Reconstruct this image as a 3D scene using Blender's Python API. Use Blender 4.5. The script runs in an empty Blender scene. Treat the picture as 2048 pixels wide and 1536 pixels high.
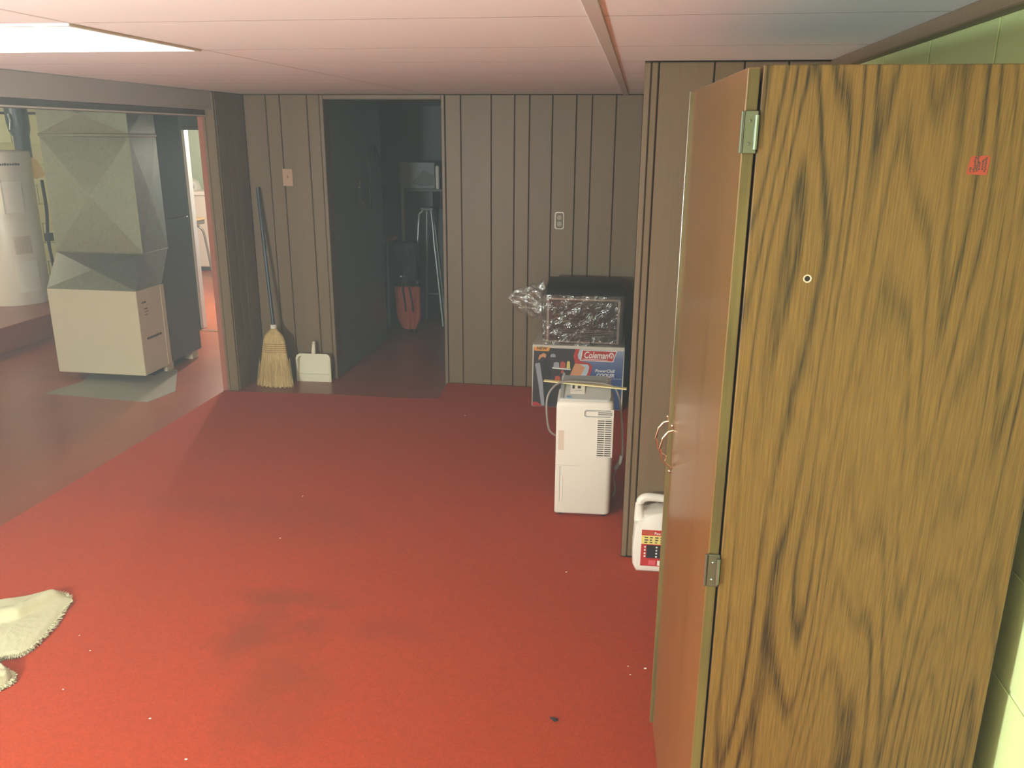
import bpy, bmesh, math, random
from mathutils import Vector, Matrix, noise as mnoise

random.seed(7)
SC = bpy.context.scene
COL = SC.collection
PI = math.pi

# ------------------------------------------------------------------ camera, light, exposure
FOCAL, PITCH, YAW, ROLL, EYE = 1659.7, math.radians(16.615), math.radians(8.444), math.radians(0.4028), 1.70
cyw, syw, cp, sp = math.cos(YAW), math.sin(YAW), math.cos(PITCH), math.sin(PITCH)
fw = Vector((-syw * cp, cyw * cp, -sp))
rt = Vector((cyw, syw, 0.0))
up = rt.cross(fw)
r2 = math.cos(ROLL) * rt + math.sin(ROLL) * up
u2 = -math.sin(ROLL) * rt + math.cos(ROLL) * up
cam_data = bpy.data.cameras.new('camera')
cam_data.sensor_width = 36.0
cam_data.sensor_fit = 'HORIZONTAL'
cam_data.lens = FOCAL / 2048.0 * 36.0
cam_data.clip_start = 0.05
cam = bpy.data.objects.new('camera', cam_data)
cam.matrix_world = Matrix(((r2.x, u2.x, -fw.x, 0), (r2.y, u2.y, -fw.y, 0), (r2.z, u2.z, -fw.z, EYE), (0, 0, 0, 1)))
COL.objects.link(cam)
SC.camera = cam

W = bpy.data.worlds.new('world')
SC.world = W
W.use_nodes = True
W.node_tree.nodes['Background'].inputs[0].default_value = (0.5, 0.5, 0.55, 1)
W.node_tree.nodes['Background'].inputs[1].default_value = 0.0

GLARE_HAZE = 0.019
if GLARE_HAZE:             # thin scatter in the air, added to imitate veiling lens glare
    vs = W.node_tree.nodes.new('ShaderNodeVolumeScatter')
    vs.inputs['Density'].default_value = GLARE_HAZE
    vs.inputs['Anisotropy'].default_value = 0.0
    vs.inputs['Color'].default_value = (0.97, 1.0, 0.97, 1)
    W.node_tree.links.new(vs.outputs[0], W.node_tree.nodes['World Output'].inputs['Volume'])

TROFFER = 7.0       # emission of the ceiling panel in view
GLOBE = 522.0        # globe of an unseen floor lamp, added to light the ceiling
TROFFER_REAR = 8.0  # the same panel above the viewer
LAUNDRY_W = 300.0
UTILITY_W = 80.0

SC.view_settings.view_transform = 'Standard'
SC.view_settings.look = 'None'
SC.view_settings.gamma = 1.0
SC.view_settings.use_curve_mapping = False
SC.view_settings.exposure = 0.0
SC.cycles.use_denoising = True
SC.cycles.use_adaptive_sampling = True
SC.cycles.adaptive_threshold = 0.03
SC.cycles.adaptive_min_samples = 24
SC.cycles.max_bounces = 6
SC.cycles.diffuse_bounces = 4
SC.cycles.transparent_max_bounces = 16
SC.cycles.sample_clamp_indirect = 6.0


def lamp(name, loc, watts, color, radius):
    d = bpy.data.lights.new(name, 'POINT')
    d.energy = watts
    d.color = color
    d.shadow_soft_size = radius
    o = bpy.data.objects.new(name, d)
    o.location = loc
    COL.objects.link(o)
    return o


lamp('laundry_lamp', (-3.72, 8.0, 1.82), LAUNDRY_W, (1.0, 0.93, 0.82), 0.07)
lamp('utility_lamp', (-6.35, 5.1, 1.80), UTILITY_W, (1.0, 0.90, 0.70), 0.10)


# ------------------------------------------------------------------ materials
def lin(c):
    c = c / 255.0
    return c / 12.92 if c <= 0.04045 else ((c + 0.055) / 1.055) ** 2.4


def rgb(r, g, b):
    return (lin(r), lin(g), lin(b), 1.0)


class NT:
    def __init__(self, name):
        self.m = bpy.data.materials.new(name)
        self.m.use_nodes = True
        self.t = self.m.node_tree
        self.b = self.t.nodes['Principled BSDF']
        self.out = self.t.nodes['Material Output']

    def n(self, kind, **kw):
        o = self.t.nodes.new(kind)
        for k, v in kw.items():
            setattr(o, k, v)
        return o

    def l(self, a, b):
        self.t.links.new(a, b)

    def coords(self, scale, rand=0.0, kind='Object', rot=(0, 0, 0)):
        tc = self.n('ShaderNodeTexCoord')
        mp = self.n('ShaderNodeMapping')
        mp.inputs['Scale'].default_value = scale
        mp.inputs['Rotation'].default_value = rot
        src = tc.outputs[kind]
        if rand:
            oi = self.n('ShaderNodeObjectInfo')
            mul = self.n('ShaderNodeMath', operation='MULTIPLY')
            mul.inputs[1].default_value = rand
            self.l(oi.outputs['Random'], mul.inputs[0])
            add = self.n('ShaderNodeVectorMath', operation='ADD')
            self.l(src, add.inputs[0])
            self.l(mul.outputs[0], add.inputs[1])
            src = add.outputs[0]
        self.l(src, mp.inputs['Vector'])
        return mp.outputs[0]

    def noise(self, vec, scale=1.0, detail=2.0, rough=0.5, dist=0.0):
        o = self.n('ShaderNodeTexNoise')
        o.inputs['Scale'].default_value = scale
        o.inputs['Detail'].default_value = detail
        o.inputs['Roughness'].default_value = rough
        o.inputs['Distortion'].default_value = dist
        self.l(vec, o.inputs['Vector'])
        return o.outputs['Fac']

    def ramp(self, fac, stops):
        o = self.n('ShaderNodeValToRGB')
        e = o.color_ramp.elements
        while len(e) < len(stops):
            e.new(0.5)
        for i, (p, c) in enumerate(stops):
            e[i].position = p
            e[i].color = c if len(c) == 4 else (*c, 1)
        self.l(fac, o.inputs[0])
        return o.outputs[0]

    def mix(self, fac, a, b, mode='MIX'):
        o = self.n('ShaderNodeMix', data_type='RGBA', blend_type=mode)
        for idx, v in ((0, fac), (6, a), (7, b)):
            if hasattr(v, 'links'):
                self.l(v, o.inputs[idx])
            else:
                o.inputs[idx].default_value = v
        return o.outputs[2]

    def math(self, op, a, b=None):
        o = self.n('ShaderNodeMath', operation=op)
        for i, v in enumerate((a, b)):
            if v is None:
                continue
            if hasattr(v, 'links'):
                self.l(v, o.inputs[i])
            else:
                o.inputs[i].default_value = v
        return o.outputs[0]

    def bump(self, h, strength, dist):
        o = self.n('ShaderNodeBump')
        o.inputs['Strength'].default_value = strength
        o.inputs['Distance'].default_value = dist
        self.l(h, o.inputs['Height'])
        self.l(o.outputs[0], self.b.inputs['Normal'])

    def base(self, v):
        if hasattr(v, 'links'):
            self.l(v, self.b.inputs['Base Color'])
        else:
            self.b.inputs['Base Color'].default_value = v

    def set(self, **kw):
        for k, v in kw.items():
            self.b.inputs[k.replace('_', ' ')].default_value = v


def plain(name, c, rough=0.5, metal=0.0, var=0.06, scale=6.0, bump=0.0, bscale=200.0, spec=0.5):
    """A surface of one colour with a faint mottling and optional fine relief."""
    t = NT(name)
    v = t.coords((1, 1, 1))
    f = t.noise(v, scale, 3)
    lo = tuple(x * (1 - var) for x in c[:3]) + (1,)
    hi = tuple(min(1, x * (1 + var)) for x in c[:3]) + (1,)
    t.base(t.mix(f, lo, hi))
    t.set(Roughness=rough, Metallic=metal)
    t.b.inputs['Specular IOR Level'].default_value = spec
    if bump:
        t.bump(t.noise(v, bscale, 2), bump, 0.002)
    return t.m


def wood(name, light, dark, stretch=(5, 5, 0.45), rings=7.0, ring_mix=0.7, fine=(260, 260, 7), fine_mix=0.35,
         rough=0.45, rand=9.0, bump=0.08, coat=0.0, width=(0.0, 0.55), broad_mix=0.5, patchy=False):
    t = NT(name)
    v = t.coords(stretch, rand)
    f = t.noise(v, 1.0, 1.2, 0.4, 0.06)
    p = t.math('FRACT', t.math('MULTIPLY', f, rings))
    p = t.math('PINGPONG', t.math('MULTIPLY', f, rings), 1.0)
    lines = t.ramp(p, [(width[0], (1, 1, 1)), (width[1], (0, 0, 0))])
    v2 = t.coords(fine, rand)
    g = t.ramp(t.noise(v2, 1.0, 3, 0.6), [(0.35, (0, 0, 0)), (0.7, (1, 1, 1))])
    v3 = t.coords((stretch[0] * 0.5, stretch[1] * 0.5, stretch[2] * 0.6), rand)
    broad = t.noise(v3, 1.0, 2)
    if patchy:
        pn = t.noise(t.coords((7, 7, 1.3), rand + 0.001), 1.0, 1.0)
        lines = t.math('MULTIPLY', lines, t.ramp(pn, [(0.36, (0.30, 0.30, 0.30)), (0.60, (1, 1, 1))]))
        lines = t.math('MULTIPLY', lines, t.math('ADD', t.math('MULTIPLY', g, 0.5), 0.65))
    amt = t.math('ADD', t.math('MULTIPLY', lines, ring_mix), t.math('MULTIPLY', g, fine_mix))
    amt = t.math('ADD', amt, t.math('MULTIPLY', t.math('SUBTRACT', broad, 0.5), broad_mix))
    amt_n = t.n('ShaderNodeClamp')
    t.l(amt, amt_n.inputs[0])
    t.base(t.mix(amt_n.outputs[0], light, dark))
    t.set(Roughness=rough)
    if coat:
        t.b.inputs['Coat Weight'].default_value = coat
        t.b.inputs['Coat Roughness'].default_value = 0.18
    if bump:
        t.bump(g, bump, 0.001)
    return t.m


M = {}
# panelling and cabinet wood
M['panel'] = wood('wood_panelling', rgb(116, 92, 63), rgb(86, 67, 44), (8, 8, 0.5), 3.0, 0.18, (190, 190, 4), 0.22, rough=0.5, bump=0.03)
M['groove'] = plain('panel_groove', rgb(52, 40, 30), 0.8)
M['trimwood'] = wood('brown_trim', rgb(120, 98, 74), rgb(90, 70, 50), (8, 8, 0.5), 2.0, 0.2, (190, 190, 4), 0.4, rough=0.5, bump=0.02)
M['oak'] = wood('oak_grain', rgb(116, 86, 38), rgb(38, 24, 7), (9.0, 9.0, 0.80), 30.0, 0.85, (430, 430, 12), 0.50, rough=0.42, rand=0.0, bump=0.06, width=(0.0, 0.5), broad_mix=0.15, patchy=True)
M['oakdoor'] = wood('oak_door_veneer', rgb(116, 83, 41), rgb(74, 50, 24), (14, 14, 0.35), 2.5, 0.45, (200, 200, 3), 0.25, rough=0.30, rand=5.0, bump=0.02, coat=0.35)  # broad streaks paint in wood grain together with blurred reflections
M['oakedge'] = wood('oak_edge_band', rgb(104, 90, 46), rgb(68, 54, 24), (8, 30, 2.2), 4.0, 0.6, (200, 200, 8), 0.3, rough=0.5, rand=3.0)
M['darkgap'] = plain('dark_cavity', rgb(30, 24, 18), 0.9)
# room
M['ceil'] = plain('ceiling_board', rgb(236, 235, 233), 0.75, var=0.015, scale=3, bump=0.05, bscale=150)
M['tee'] = plain('ceiling_tee_paint', rgb(200, 194, 184), 0.6, var=0.02)
M['joint'] = plain('joint_shadow_edge', rgb(120, 102, 84), 0.9)  # brown board edges, darkened to draw shadow lines at the joints
M['fascia'] = plain('grey_fascia', rgb(182, 184, 182), 0.7, var=0.03, bump=0.05)
M['fasciadark'] = plain('dark_steel_beam', rgb(92, 92, 94), 0.6, var=0.1)
M['greenwall'] = plain('pale_green_block_paint', rgb(214, 228, 160), 0.55, var=0.03, scale=4, bump=0.25, bscale=120)
M['yellowwall'] = plain('cream_green_block_paint', rgb(206, 204, 158), 0.6, var=0.04, scale=3, bump=0.2, bscale=120)
M['mortar'] = plain('painted_mortar', rgb(220, 232, 172), 0.6, var=0.03)
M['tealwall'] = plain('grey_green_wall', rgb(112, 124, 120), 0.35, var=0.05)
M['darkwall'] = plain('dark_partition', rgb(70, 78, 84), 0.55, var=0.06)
M['laundrywall'] = plain('laundry_green_panel', rgb(176, 190, 160), 0.55, var=0.05)
M['white'] = plain('white_paint', rgb(225, 222, 212), 0.4, var=0.02)
M['redtrim'] = plain('red_brown_post_paint', rgb(160, 92, 74), 0.5, var=0.06)


def floor_mat():
    t = NT('red_painted_concrete')
    v = t.coords((1, 1, 1))
    f = t.noise(v, 1.3, 4, 0.6)
    c = t.mix(t.ramp(f, [(0.3, (0, 0, 0)), (0.7, (1, 1, 1))]), rgb(138, 62, 36), rgb(154, 78, 48))
    g = t.ramp(t.noise(v, 0.7, 3, 0.6, 0.6), [(0.58, (0, 0, 0)), (0.70, (1, 1, 1))])
    c = t.mix(t.math('MULTIPLY', g, 0.25), c, rgb(150, 130, 118))
    t.base(c)
    t.set(Roughness=0.30)
    t.b.inputs['Specular IOR Level'].default_value = 0.35
    t.bump(t.noise(v, 9.0, 4, 0.6), 0.22, 0.004)
    return t.m


def carpet_mat():
    t = NT('red_carpet_pile')
    v = t.coords((1, 1, 1))
    fine = t.noise(v, 420, 2, 0.7)
    mid = t.noise(v, 38, 3, 0.7)
    big = t.noise(v, 1.6, 4, 0.65)
    c = t.mix(big, rgb(166, 56, 22), rgb(178, 62, 26))
    tuft = t.noise(v, 120, 3, 0.75)
    c = t.mix(t.math('MULTIPLY', t.ramp(tuft, [(0.38, (1, 1, 1)), (0.58, (0, 0, 0))]), 0.45), c, rgb(126, 44, 20))
    c = t.mix(t.math('MULTIPLY', t.ramp(mid, [(0.38, (1, 1, 1)), (0.58, (0, 0, 0))]), 0.30), c, rgb(134, 48, 24))
    c = t.mix(t.math('MULTIPLY', t.ramp(fine, [(0.3, (1, 1, 1)), (0.6, (0, 0, 0))]), 0.30), c, rgb(122, 42, 20))

    # worn brown traffic marks
    def stain(cx, cy, rx, ry, strength):
        mp = t.n('ShaderNodeMapping')
        tc = t.n('ShaderNodeTexCoord')
        mp.inputs['Location'].default_value = (-cx / rx, -cy / ry, 0)
        mp.inputs['Scale'].default_value = (1 / rx, 1 / ry, 0)
        t.l(tc.outputs['Object'], mp.inputs['Vector'])
        ln = t.n('ShaderNodeVectorMath', operation='LENGTH')
        t.l(mp.outputs[0], ln.inputs[0])
        d = t.math('ADD', ln.outputs['Value'], t.math('MULTIPLY', t.math('SUBTRACT', t.noise(v, 7.0, 4, 0.7), 0.5), 1.6))
        r = t.ramp(d, [(0.25, (1, 1, 1)), (1.0, (0, 0, 0))])
        return t.math('MULTIPLY', r, strength)
    for s in ((-1.28, 2.42, 0.16, 0.26, 0.55), (-1.10, 2.15, 0.14, 0.40, 0.40), (-1.22, 2.66, 0.28, 0.09, 0.45),
              (-0.95, 2.05, 0.12, 0.32, 0.25), (-0.85, 2.50, 0.35, 0.10, 0.25), (-1.5, 3.3, 0.5, 0.3, 0.22),
              (-1.95, 3.4, 0.5, 0.16, 0.25)):
        c = t.mix(stain(*s), c, rgb(112, 52, 26))
    t.base(c)
    t.set(Roughness=0.95)
    t.b.inputs['Specular IOR Level'].default_value = 0.1
    t.b.inputs['Sheen Weight'].default_value = 0.15
    t.b.inputs['Sheen Tint'].default_value = rgb(255, 120, 90)
    t.bump(fine, 0.5, 0.004)
    return t.m


M['floor'] = floor_mat()
M['carpet'] = carpet_mat()
M['barepatch'] = plain('bare_concrete', rgb(140, 132, 112), 0.4, var=0.1, scale=9)
M['galv'] = None


def galv():
    t = NT('galvanised_sheet')
    v = t.coords((1, 1, 1))
    vo = t.n('ShaderNodeTexVoronoi')
    vo.inputs['Scale'].default_value = 60
    t.l(v, vo.inputs['Vector'])
    sp_ = t.n('ShaderNodeSeparateColor')
    t.l(vo.outputs['Color'], sp_.inputs[0])
    c = t.mix(sp_.outputs[0], rgb(168, 170, 160), rgb(184, 186, 174))
    c = t.mix(t.noise(v, 4, 3), c, rgb(172, 166, 150))
    t.base(c)
    t.set(Roughness=0.33, Metallic=0.94)
    return t.m


M['galv'] = galv()
M['furncream'] = plain('cream_enamel', rgb(206, 188, 158), 0.45, var=0.02)
M['furngrey'] = plain('grey_enamel_shaded', rgb(76, 77, 74), 0.5, var=0.05)  # grey enamel, darkened for the shade on the furnace side
M['plenum'] = plain('shaded_plenum_sheet', rgb(60, 68, 74), 0.5, var=0.06)  # galvanised sheet with its shade put into the colour
M['black'] = plain('black_plastic', rgb(28, 28, 30), 0.4)
M['blackmatte'] = plain('black_rubber', rgb(24, 25, 27), 0.7)
M['ink'] = plain('dark_print', rgb(60, 54, 50), 0.7, var=0.0)
M['heater'] = plain('white_enamel', rgb(226, 212, 196), 0.35, var=0.015)
M['plastwhite'] = plain('white_plastic', rgb(232, 222, 208), 0.35, var=0.012)
M['plastgrey'] = plain('light_grey_plastic', rgb(190, 188, 180), 0.35, var=0.02)
M['plastmid'] = plain('mid_grey_plastic', rgb(150, 150, 146), 0.35, var=0.02)
M['slot'] = plain('dark_grille_slot', rgb(46, 46, 46), 0.7)
M['labeltan'] = plain('tan_label', rgb(212, 190, 170), 0.6)
M['cord'] = plain('grey_cord_rubber', rgb(140, 130, 120), 0.5)
M['chrome'] = plain('bright_metal', rgb(205, 200, 190), 0.22, 1.0, var=0.03)
M['brass'] = plain('brushed_nickel', rgb(215, 205, 180), 0.25, 1.0, var=0.03)
M['zinc'] = plain('zinc_hinge', rgb(116, 122, 108), 0.38, 0.9, var=0.05)
M['stick'] = plain('pale_yellow_wood', rgb(226, 210, 150), 0.6, var=0.05, scale=20)
M['straw'] = wood('broom_straw', rgb(214, 182, 122), rgb(150, 118, 66), (60, 60, 2), 3, 0.3, (300, 300, 3), 0.5, rough=0.8, bump=0.4)
M['stitch'] = plain('red_brown_stitching', rgb(150, 104, 60), 0.8)
M['bluehandle'] = plain('dark_blue_handle_paint', rgb(44, 54, 66), 0.35)
M['creamplast'] = plain('cream_plastic', rgb(222, 212, 180), 0.4, var=0.02)
M['switchpl'] = plain('tan_switch_plastic', rgb(178, 142, 118), 0.45, var=0.02)
M['outbrown'] = plain('brown_outlet_plastic', rgb(92, 78, 64), 0.45)
M['outrim'] = plain('worn_outlet_rim', rgb(170, 160, 148), 0.35, 0.4)
M['outsock'] = plain('beige_socket', rgb(160, 150, 126), 0.45)
M['cloth'] = plain('cream_terry_cloth', rgb(182, 172, 136), 0.95, var=0.05, scale=25, bump=0.7, bscale=320)
M['orange'] = plain('orange_cloth', rgb(150, 64, 42), 0.85, var=0.08)
M['stickerorange'] = plain('orange_paper', rgb(156, 60, 40), 0.7)
M['cardwhite'] = plain('white_card', rgb(214, 204, 186), 0.6, var=0.02)
M['pdark'] = plain('print_dark', rgb(52, 42, 46), 0.55, var=0.2, scale=12)
M['pblack'] = plain('print_black', rgb(34, 30, 36), 0.55)
M['pred'] = plain('print_red', rgb(190, 44, 40), 0.5, var=0.02)
M['porange'] = plain('print_orange', rgb(240, 160, 70), 0.5, var=0.02)
M['pbluegrad'] = None


def bluegrad():
    t = NT('print_blue_fade')
    tc = t.n('ShaderNodeTexCoord')
    sx = t.n('ShaderNodeSeparateXYZ')
    t.l(tc.outputs['Generated'], sx.inputs[0])
    t.base(t.ramp(sx.outputs[2], [(0.0, rgb(40, 62, 110)), (0.55, rgb(58, 80, 128)), (0.85, rgb(110, 124, 158)), (1.0, rgb(160, 166, 182))]))
    t.set(Roughness=0.5)
    return t.m


M['pblue'] = bluegrad()
M['plight'] = plain('print_pale_blue', rgb(190, 206, 214), 0.5, var=0.02)
M['pwhite'] = plain('print_white', rgb(238, 234, 224), 0.5, var=0.01)
M['pskin'] = plain('print_skin', rgb(216, 150, 104), 0.5, var=0.05, scale=20)
M['pgrey'] = plain('print_grey', rgb(160, 158, 168), 0.5)
M['pyellow'] = plain('print_yellow', rgb(236, 214, 120), 0.5, var=0.03)
M['ppink'] = plain('print_pink', rgb(220, 90, 100), 0.5)
M['pblue2'] = plain('print_strong_blue', rgb(60, 80, 190), 0.45)
M['pfood'] = plain('print_food_red', rgb(190, 80, 50), 0.5, var=0.2, scale=60)
M['maroonglass'] = plain('dark_oven_glass', rgb(44, 30, 28), 0.12)
M['framemetal'] = plain('pinkish_metal_frame', rgb(170, 150, 140), 0.35, 0.6)
M['yellowtag'] = plain('yellow_energy_tag', rgb(214, 170, 80), 0.6, var=0.15, scale=14)
M['copper'] = plain('dull_copper', rgb(120, 100, 88), 0.4, 0.7)
M['deskwood'] = plain('pale_desk_top', rgb(222, 184, 120), 0.5)
M['deskmetal'] = plain('grey_desk_metal', rgb(130, 126, 116), 0.4, 0.5)
M['silver'] = plain('aluminium_tube', rgb(150, 156, 156), 0.35, 0.7)
M['greybox'] = plain('grey_card', rgb(130, 134, 138), 0.6)
M['mopwood'] = plain('pale_mop_handle', rgb(150, 140, 124), 0.5)
M['pinkgrip'] = plain('dusty_pink_grip', rgb(150, 108, 100), 0.6)
M['crumb'] = plain('black_crumb', rgb(26, 14, 12), 0.8)
M['lint'] = plain('white_lint', rgb(235, 225, 215), 0.9)


def emit_mat(name, c, s):
    t = NT(name)
    e = t.n('ShaderNodeEmission')
    e.inputs[0].default_value = c
    e.inputs[1].default_value = s
    t.l(e.outputs[0], t.out.inputs[0])
    return t.m


M['diffuser'] = emit_mat('lit_diffuser', (0.95, 1.0, 0.94, 1), TROFFER)
M['globeglow'] = emit_mat('lit_globe', (0.89, 1.0, 0.99, 1), GLOBE)
M['diffuser2'] = emit_mat('lit_diffuser_rear', (0.95, 1.0, 0.94, 1), TROFFER_REAR)


def film():
    t = NT('clear_crinkled_film')
    tr = t.n('ShaderNodeBsdfTransparent')
    tr.inputs[0].default_value = (0.93, 0.92, 0.90, 1)
    gl = t.n('ShaderNodeBsdfGlossy')
    gl.inputs['Roughness'].default_value = 0.16
    gl.inputs[0].default_value = (0.9, 0.9, 0.9, 1)
    df = t.n('ShaderNodeBsdfDiffuse')
    df.inputs[0].default_value = rgb(190, 186, 178)
    lw = t.n('ShaderNodeLayerWeight')
    lw.inputs[0].default_value = 0.35
    m1 = t.n('ShaderNodeMixShader')
    m1.inputs[0].default_value = 0.45
    t.l(gl.outputs[0], m1.inputs[1])
    t.l(df.outputs[0], m1.inputs[2])
    m2 = t.n('ShaderNodeMixShader')
    f = t.math('ADD', t.math('MULTIPLY', lw.outputs['Facing'], 0.60), 0.16)
    t.l(f, m2.inputs[0])
    t.l(tr.outputs[0], m2.inputs[1])
    t.l(m1.outputs[0], m2.inputs[2])
    t.l(m2.outputs[0], t.out.inputs[0])
    bp = t.n('ShaderNodeBump')
    bp.inputs['Strength'].default_value = 0.9
    bp.inputs['Distance'].default_value = 0.01
    v = t.coords((1, 1, 1))
    t.l(t.noise(v, 22, 3, 0.6, 1.0), bp.inputs['Height'])
    for s in (gl, df, lw):
        t.l(bp.outputs[0], s.inputs['Normal'])
    return t.m


M['film'] = film()


# ------------------------------------------------------------------ mesh helpers
class G:
    """Collects shapes into one bmesh; coordinates are relative to the thing's base."""

    def __init__(self):
        self.b = bmesh.new()

    def box(self, x0, x1, y0, y1, z0, z1, bev=0.0, seg=1):
        vs = [self.b.verts.new((x, y, z)) for z in (z0, z1) for y in (y0, y1) for x in (x0, x1)]
        fs = []
        for q in ((0, 2, 3, 1), (4, 5, 7, 6), (0, 1, 5, 4), (1, 3, 7, 5), (3, 2, 6, 7), (2, 0, 4, 6)):
            fs.append(self.b.faces.new([vs[i] for i in q]))
        if bev:
            es = list({e for f in fs for e in f.edges})
            bmesh.ops.bevel(self.b, geom=es, offset=bev, segments=seg, affect='EDGES', profile=0.5)
        return self

    def hexa(self, pts):
        """bottom four then top four, each counter-clockwise"""
        vs = [self.b.verts.new(p) for p in pts]
        for q in ((3, 2, 1, 0), (4, 5, 6, 7), (0, 1, 5, 4), (1, 2, 6, 5), (2, 3, 7, 6), (3, 0, 4, 7)):
            self.b.faces.new([vs[i] for i in q])
        return self

    def loft(self, rings, closed=True, cap=True):
        prev = None
        first = None
        for r in rings:
            cur = [self.b.verts.new(p) for p in r]
            if prev:
                n = len(cur)
                for i in range(n if closed else n - 1):
                    j = (i + 1) % n
                    self.b.faces.new((prev[i], prev[j], cur[j], cur[i]))
            else:
                first = cur
            prev = cur
        if cap:
            self.b.faces.new(list(reversed(first)))
            self.b.faces.new(prev)
        return self

    def lathe(self, prof, cx=0, cy=0, n=24, cap=True):
        return self.loft([[(cx + r * math.cos(2 * PI * i / n), cy + r * math.sin(2 * PI * i / n), z) for i in range(n)] for r, z in prof], cap=cap)

    def tube(self, pts, r, n=8, smooth=0):
        pts = [Vector(p) for p in pts]
        if smooth:
            if isinstance(r, (list, tuple)):
                r = [r[min(i // smooth, len(r) - 1)] + (r[min(i // smooth + 1, len(r) - 1)] - r[min(i // smooth, len(r) - 1)]) * (i % smooth) / smooth for i in range((len(pts) - 1) * smooth + 1)]
            pts = catmull(pts, smooth)
        rings = []
        ref = Vector((0, 0, 1))
        for i, p in enumerate(pts):
            d = (pts[min(i + 1, len(pts) - 1)] - pts[max(i - 1, 0)]).normalized()
            a = d.cross(ref)
            if a.length < 0.15:
                a = d.cross(Vector((0, 1, 0)))
            a.normalize()
            if rings and a.dot(lasta) < 0:
                a = -a
            lasta = a
            b = d.cross(a).normalized()
            rr = r[i] if isinstance(r, (list, tuple)) else r
            rings.append([p + rr * (math.cos(2 * PI * k / n) * a + math.sin(2 * PI * k / n) * b) for k in range(n)])
        return self.loft(rings)

    def prism(self, poly, y0, y1, bev=0.0, seg=2):
        """outline in x,z extruded along y"""
        a = [self.b.verts.new((x, y0, z)) for x, z in poly]
        b = [self.b.verts.new((x, y1, z)) for x, z in poly]
        n = len(poly)
        f0 = self.b.faces.new(a)
        f1 = self.b.faces.new(list(reversed(b)))
        for i in range(n):
            j = (i + 1) % n
            self.b.faces.new((a[j], a[i], b[i], b[j]))
        if bev:
            bmesh.ops.bevel(self.b, geom=list(f0.edges) + list(f1.edges), offset=bev, segments=seg, affect='EDGES', profile=0.5)
        return self

    def prismz(self, poly, z0, z1):
        a = [self.b.verts.new((x, y, z0)) for x, y in poly]
        b = [self.b.verts.new((x, y, z1)) for x, y in poly]
        n = len(poly)
        self.b.faces.new(list(reversed(a)))
        self.b.faces.new(b)
        for i in range(n):
            j = (i + 1) % n
            self.b.faces.new((a[i], a[j], b[j], b[i]))
        return self

    def ball(self, c, r, u=10, v=6, sc=(1, 1, 1)):
        m = Matrix.Translation(c) @ Matrix.Diagonal((r * sc[0], r * sc[1], r * sc[2], 1))
        bmesh.ops.create_uvsphere(self.b, u_segments=u, v_segments=v, radius=1.0, matrix=m)
        return self

    def grid(self, f, nu, nv):
        vs = [[self.b.verts.new(f(i / nu, j / nv)) for j in range(nv + 1)] for i in range(nu + 1)]
        for i in range(nu):
            for j in range(nv):
                self.b.faces.new((vs[i][j], vs[i + 1][j], vs[i + 1][j + 1], vs[i][j + 1]))
        return self

    def xform(self, m):
        bmesh.ops.transform(self.b, matrix=m, verts=self.b.verts)
        return self

    def done(self, name, mat, parent=None, smooth=None, loc=(0, 0, 0), rot=(0, 0, 0), kind=None, label=None, edge=None):
        bmesh.ops.recalc_face_normals(self.b, faces=self.b.faces)
        me = bpy.data.meshes.new(name)
        self.b.to_mesh(me)
        self.b.free()
        me.materials.append(M[mat] if isinstance(mat, str) else mat)
        if edge:
            me.materials.append(M[edge])
            for p in me.polygons:
                p.material_index = 1 if abs(p.normal.z) < 0.5 else 0
        if smooth is not None:
            me.polygons.foreach_set('use_smooth', [True] * len(me.polygons))
            try:
                me.set_sharp_from_angle(angle=math.radians(smooth))
            except Exception:
                pass
        o = bpy.data.objects.new(name, me)
        COL.objects.link(o)
        o.location = loc
        o.rotation_euler = rot
        if parent:
            o.parent = parent
        if kind:
            o['kind'] = kind
        if label:
            o['label'] = label
        return o


def catmull(p, k):
    out = []
    q = [p[0] * 2 - p[1]] + p + [p[-1] * 2 - p[-2]]
    for i in range(1, len(q) - 2):
        for s in range(k):
            t = s / k
            a, b, c, d = q[i - 1], q[i], q[i + 1], q[i + 2]
            out.append(0.5 * ((2 * b) + (c - a) * t + (2 * a - 5 * b + 4 * c - d) * t * t + (3 * b - a - 3 * c + d) * t ** 3))
    out.append(p[-1])
    return out


def tag(o, label, cat, group=None):
    o['label'] = label
    o['category'] = cat
    if group:
        o['group'] = group
    return o


def thing(name, label, cat, loc=(0, 0, 0), rz=0.0, group=None):
    o = bpy.data.objects.new(name, None)
    o.empty_display_size = 0.05
    COL.objects.link(o)
    o.location = loc
    o.rotation_euler = (0, 0, rz)
    return tag(o, label, cat, group)


def struct(g, name, mat, **kw):
    return g.done(name, mat, kind='structure', **kw)


def text(name, s, size, mat, parent, origin, xdir, updir, shear=0.0, bold=0.0, sx=1.0, align='LEFT', thick=0.0006):
    cu = bpy.data.curves.new(name, 'FONT')
    cu.body = s
    cu.size = size
    cu.shear = shear
    cu.offset = bold
    cu.extrude = thick
    cu.align_x = align
    cu.resolution_u = 3
    tmp = bpy.data.objects.new('tmp_text', cu)
    COL.objects.link(tmp)
    dg = bpy.context.evaluated_depsgraph_get()
    me = bpy.data.meshes.new_from_object(tmp.evaluated_get(dg))
    bpy.data.objects.remove(tmp)
    bpy.data.curves.remove(cu)
    x = Vector(xdir).normalized()
    u = Vector(updir).normalized()
    nrm = x.cross(u)
    m = Matrix(((x.x * sx, u.x, nrm.x, origin[0]), (x.y * sx, u.y, nrm.y, origin[1]), (x.z * sx, u.z, nrm.z, origin[2]), (0, 0, 0, 1)))
    me.transform(m)
    me.materials.clear()
    me.materials.append(M[mat])
    o = bpy.data.objects.new(name, me)
    COL.objects.link(o)
    o.parent = parent
    return o


# ================================================================== THE SETTING
CEIL = 1.96
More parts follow.
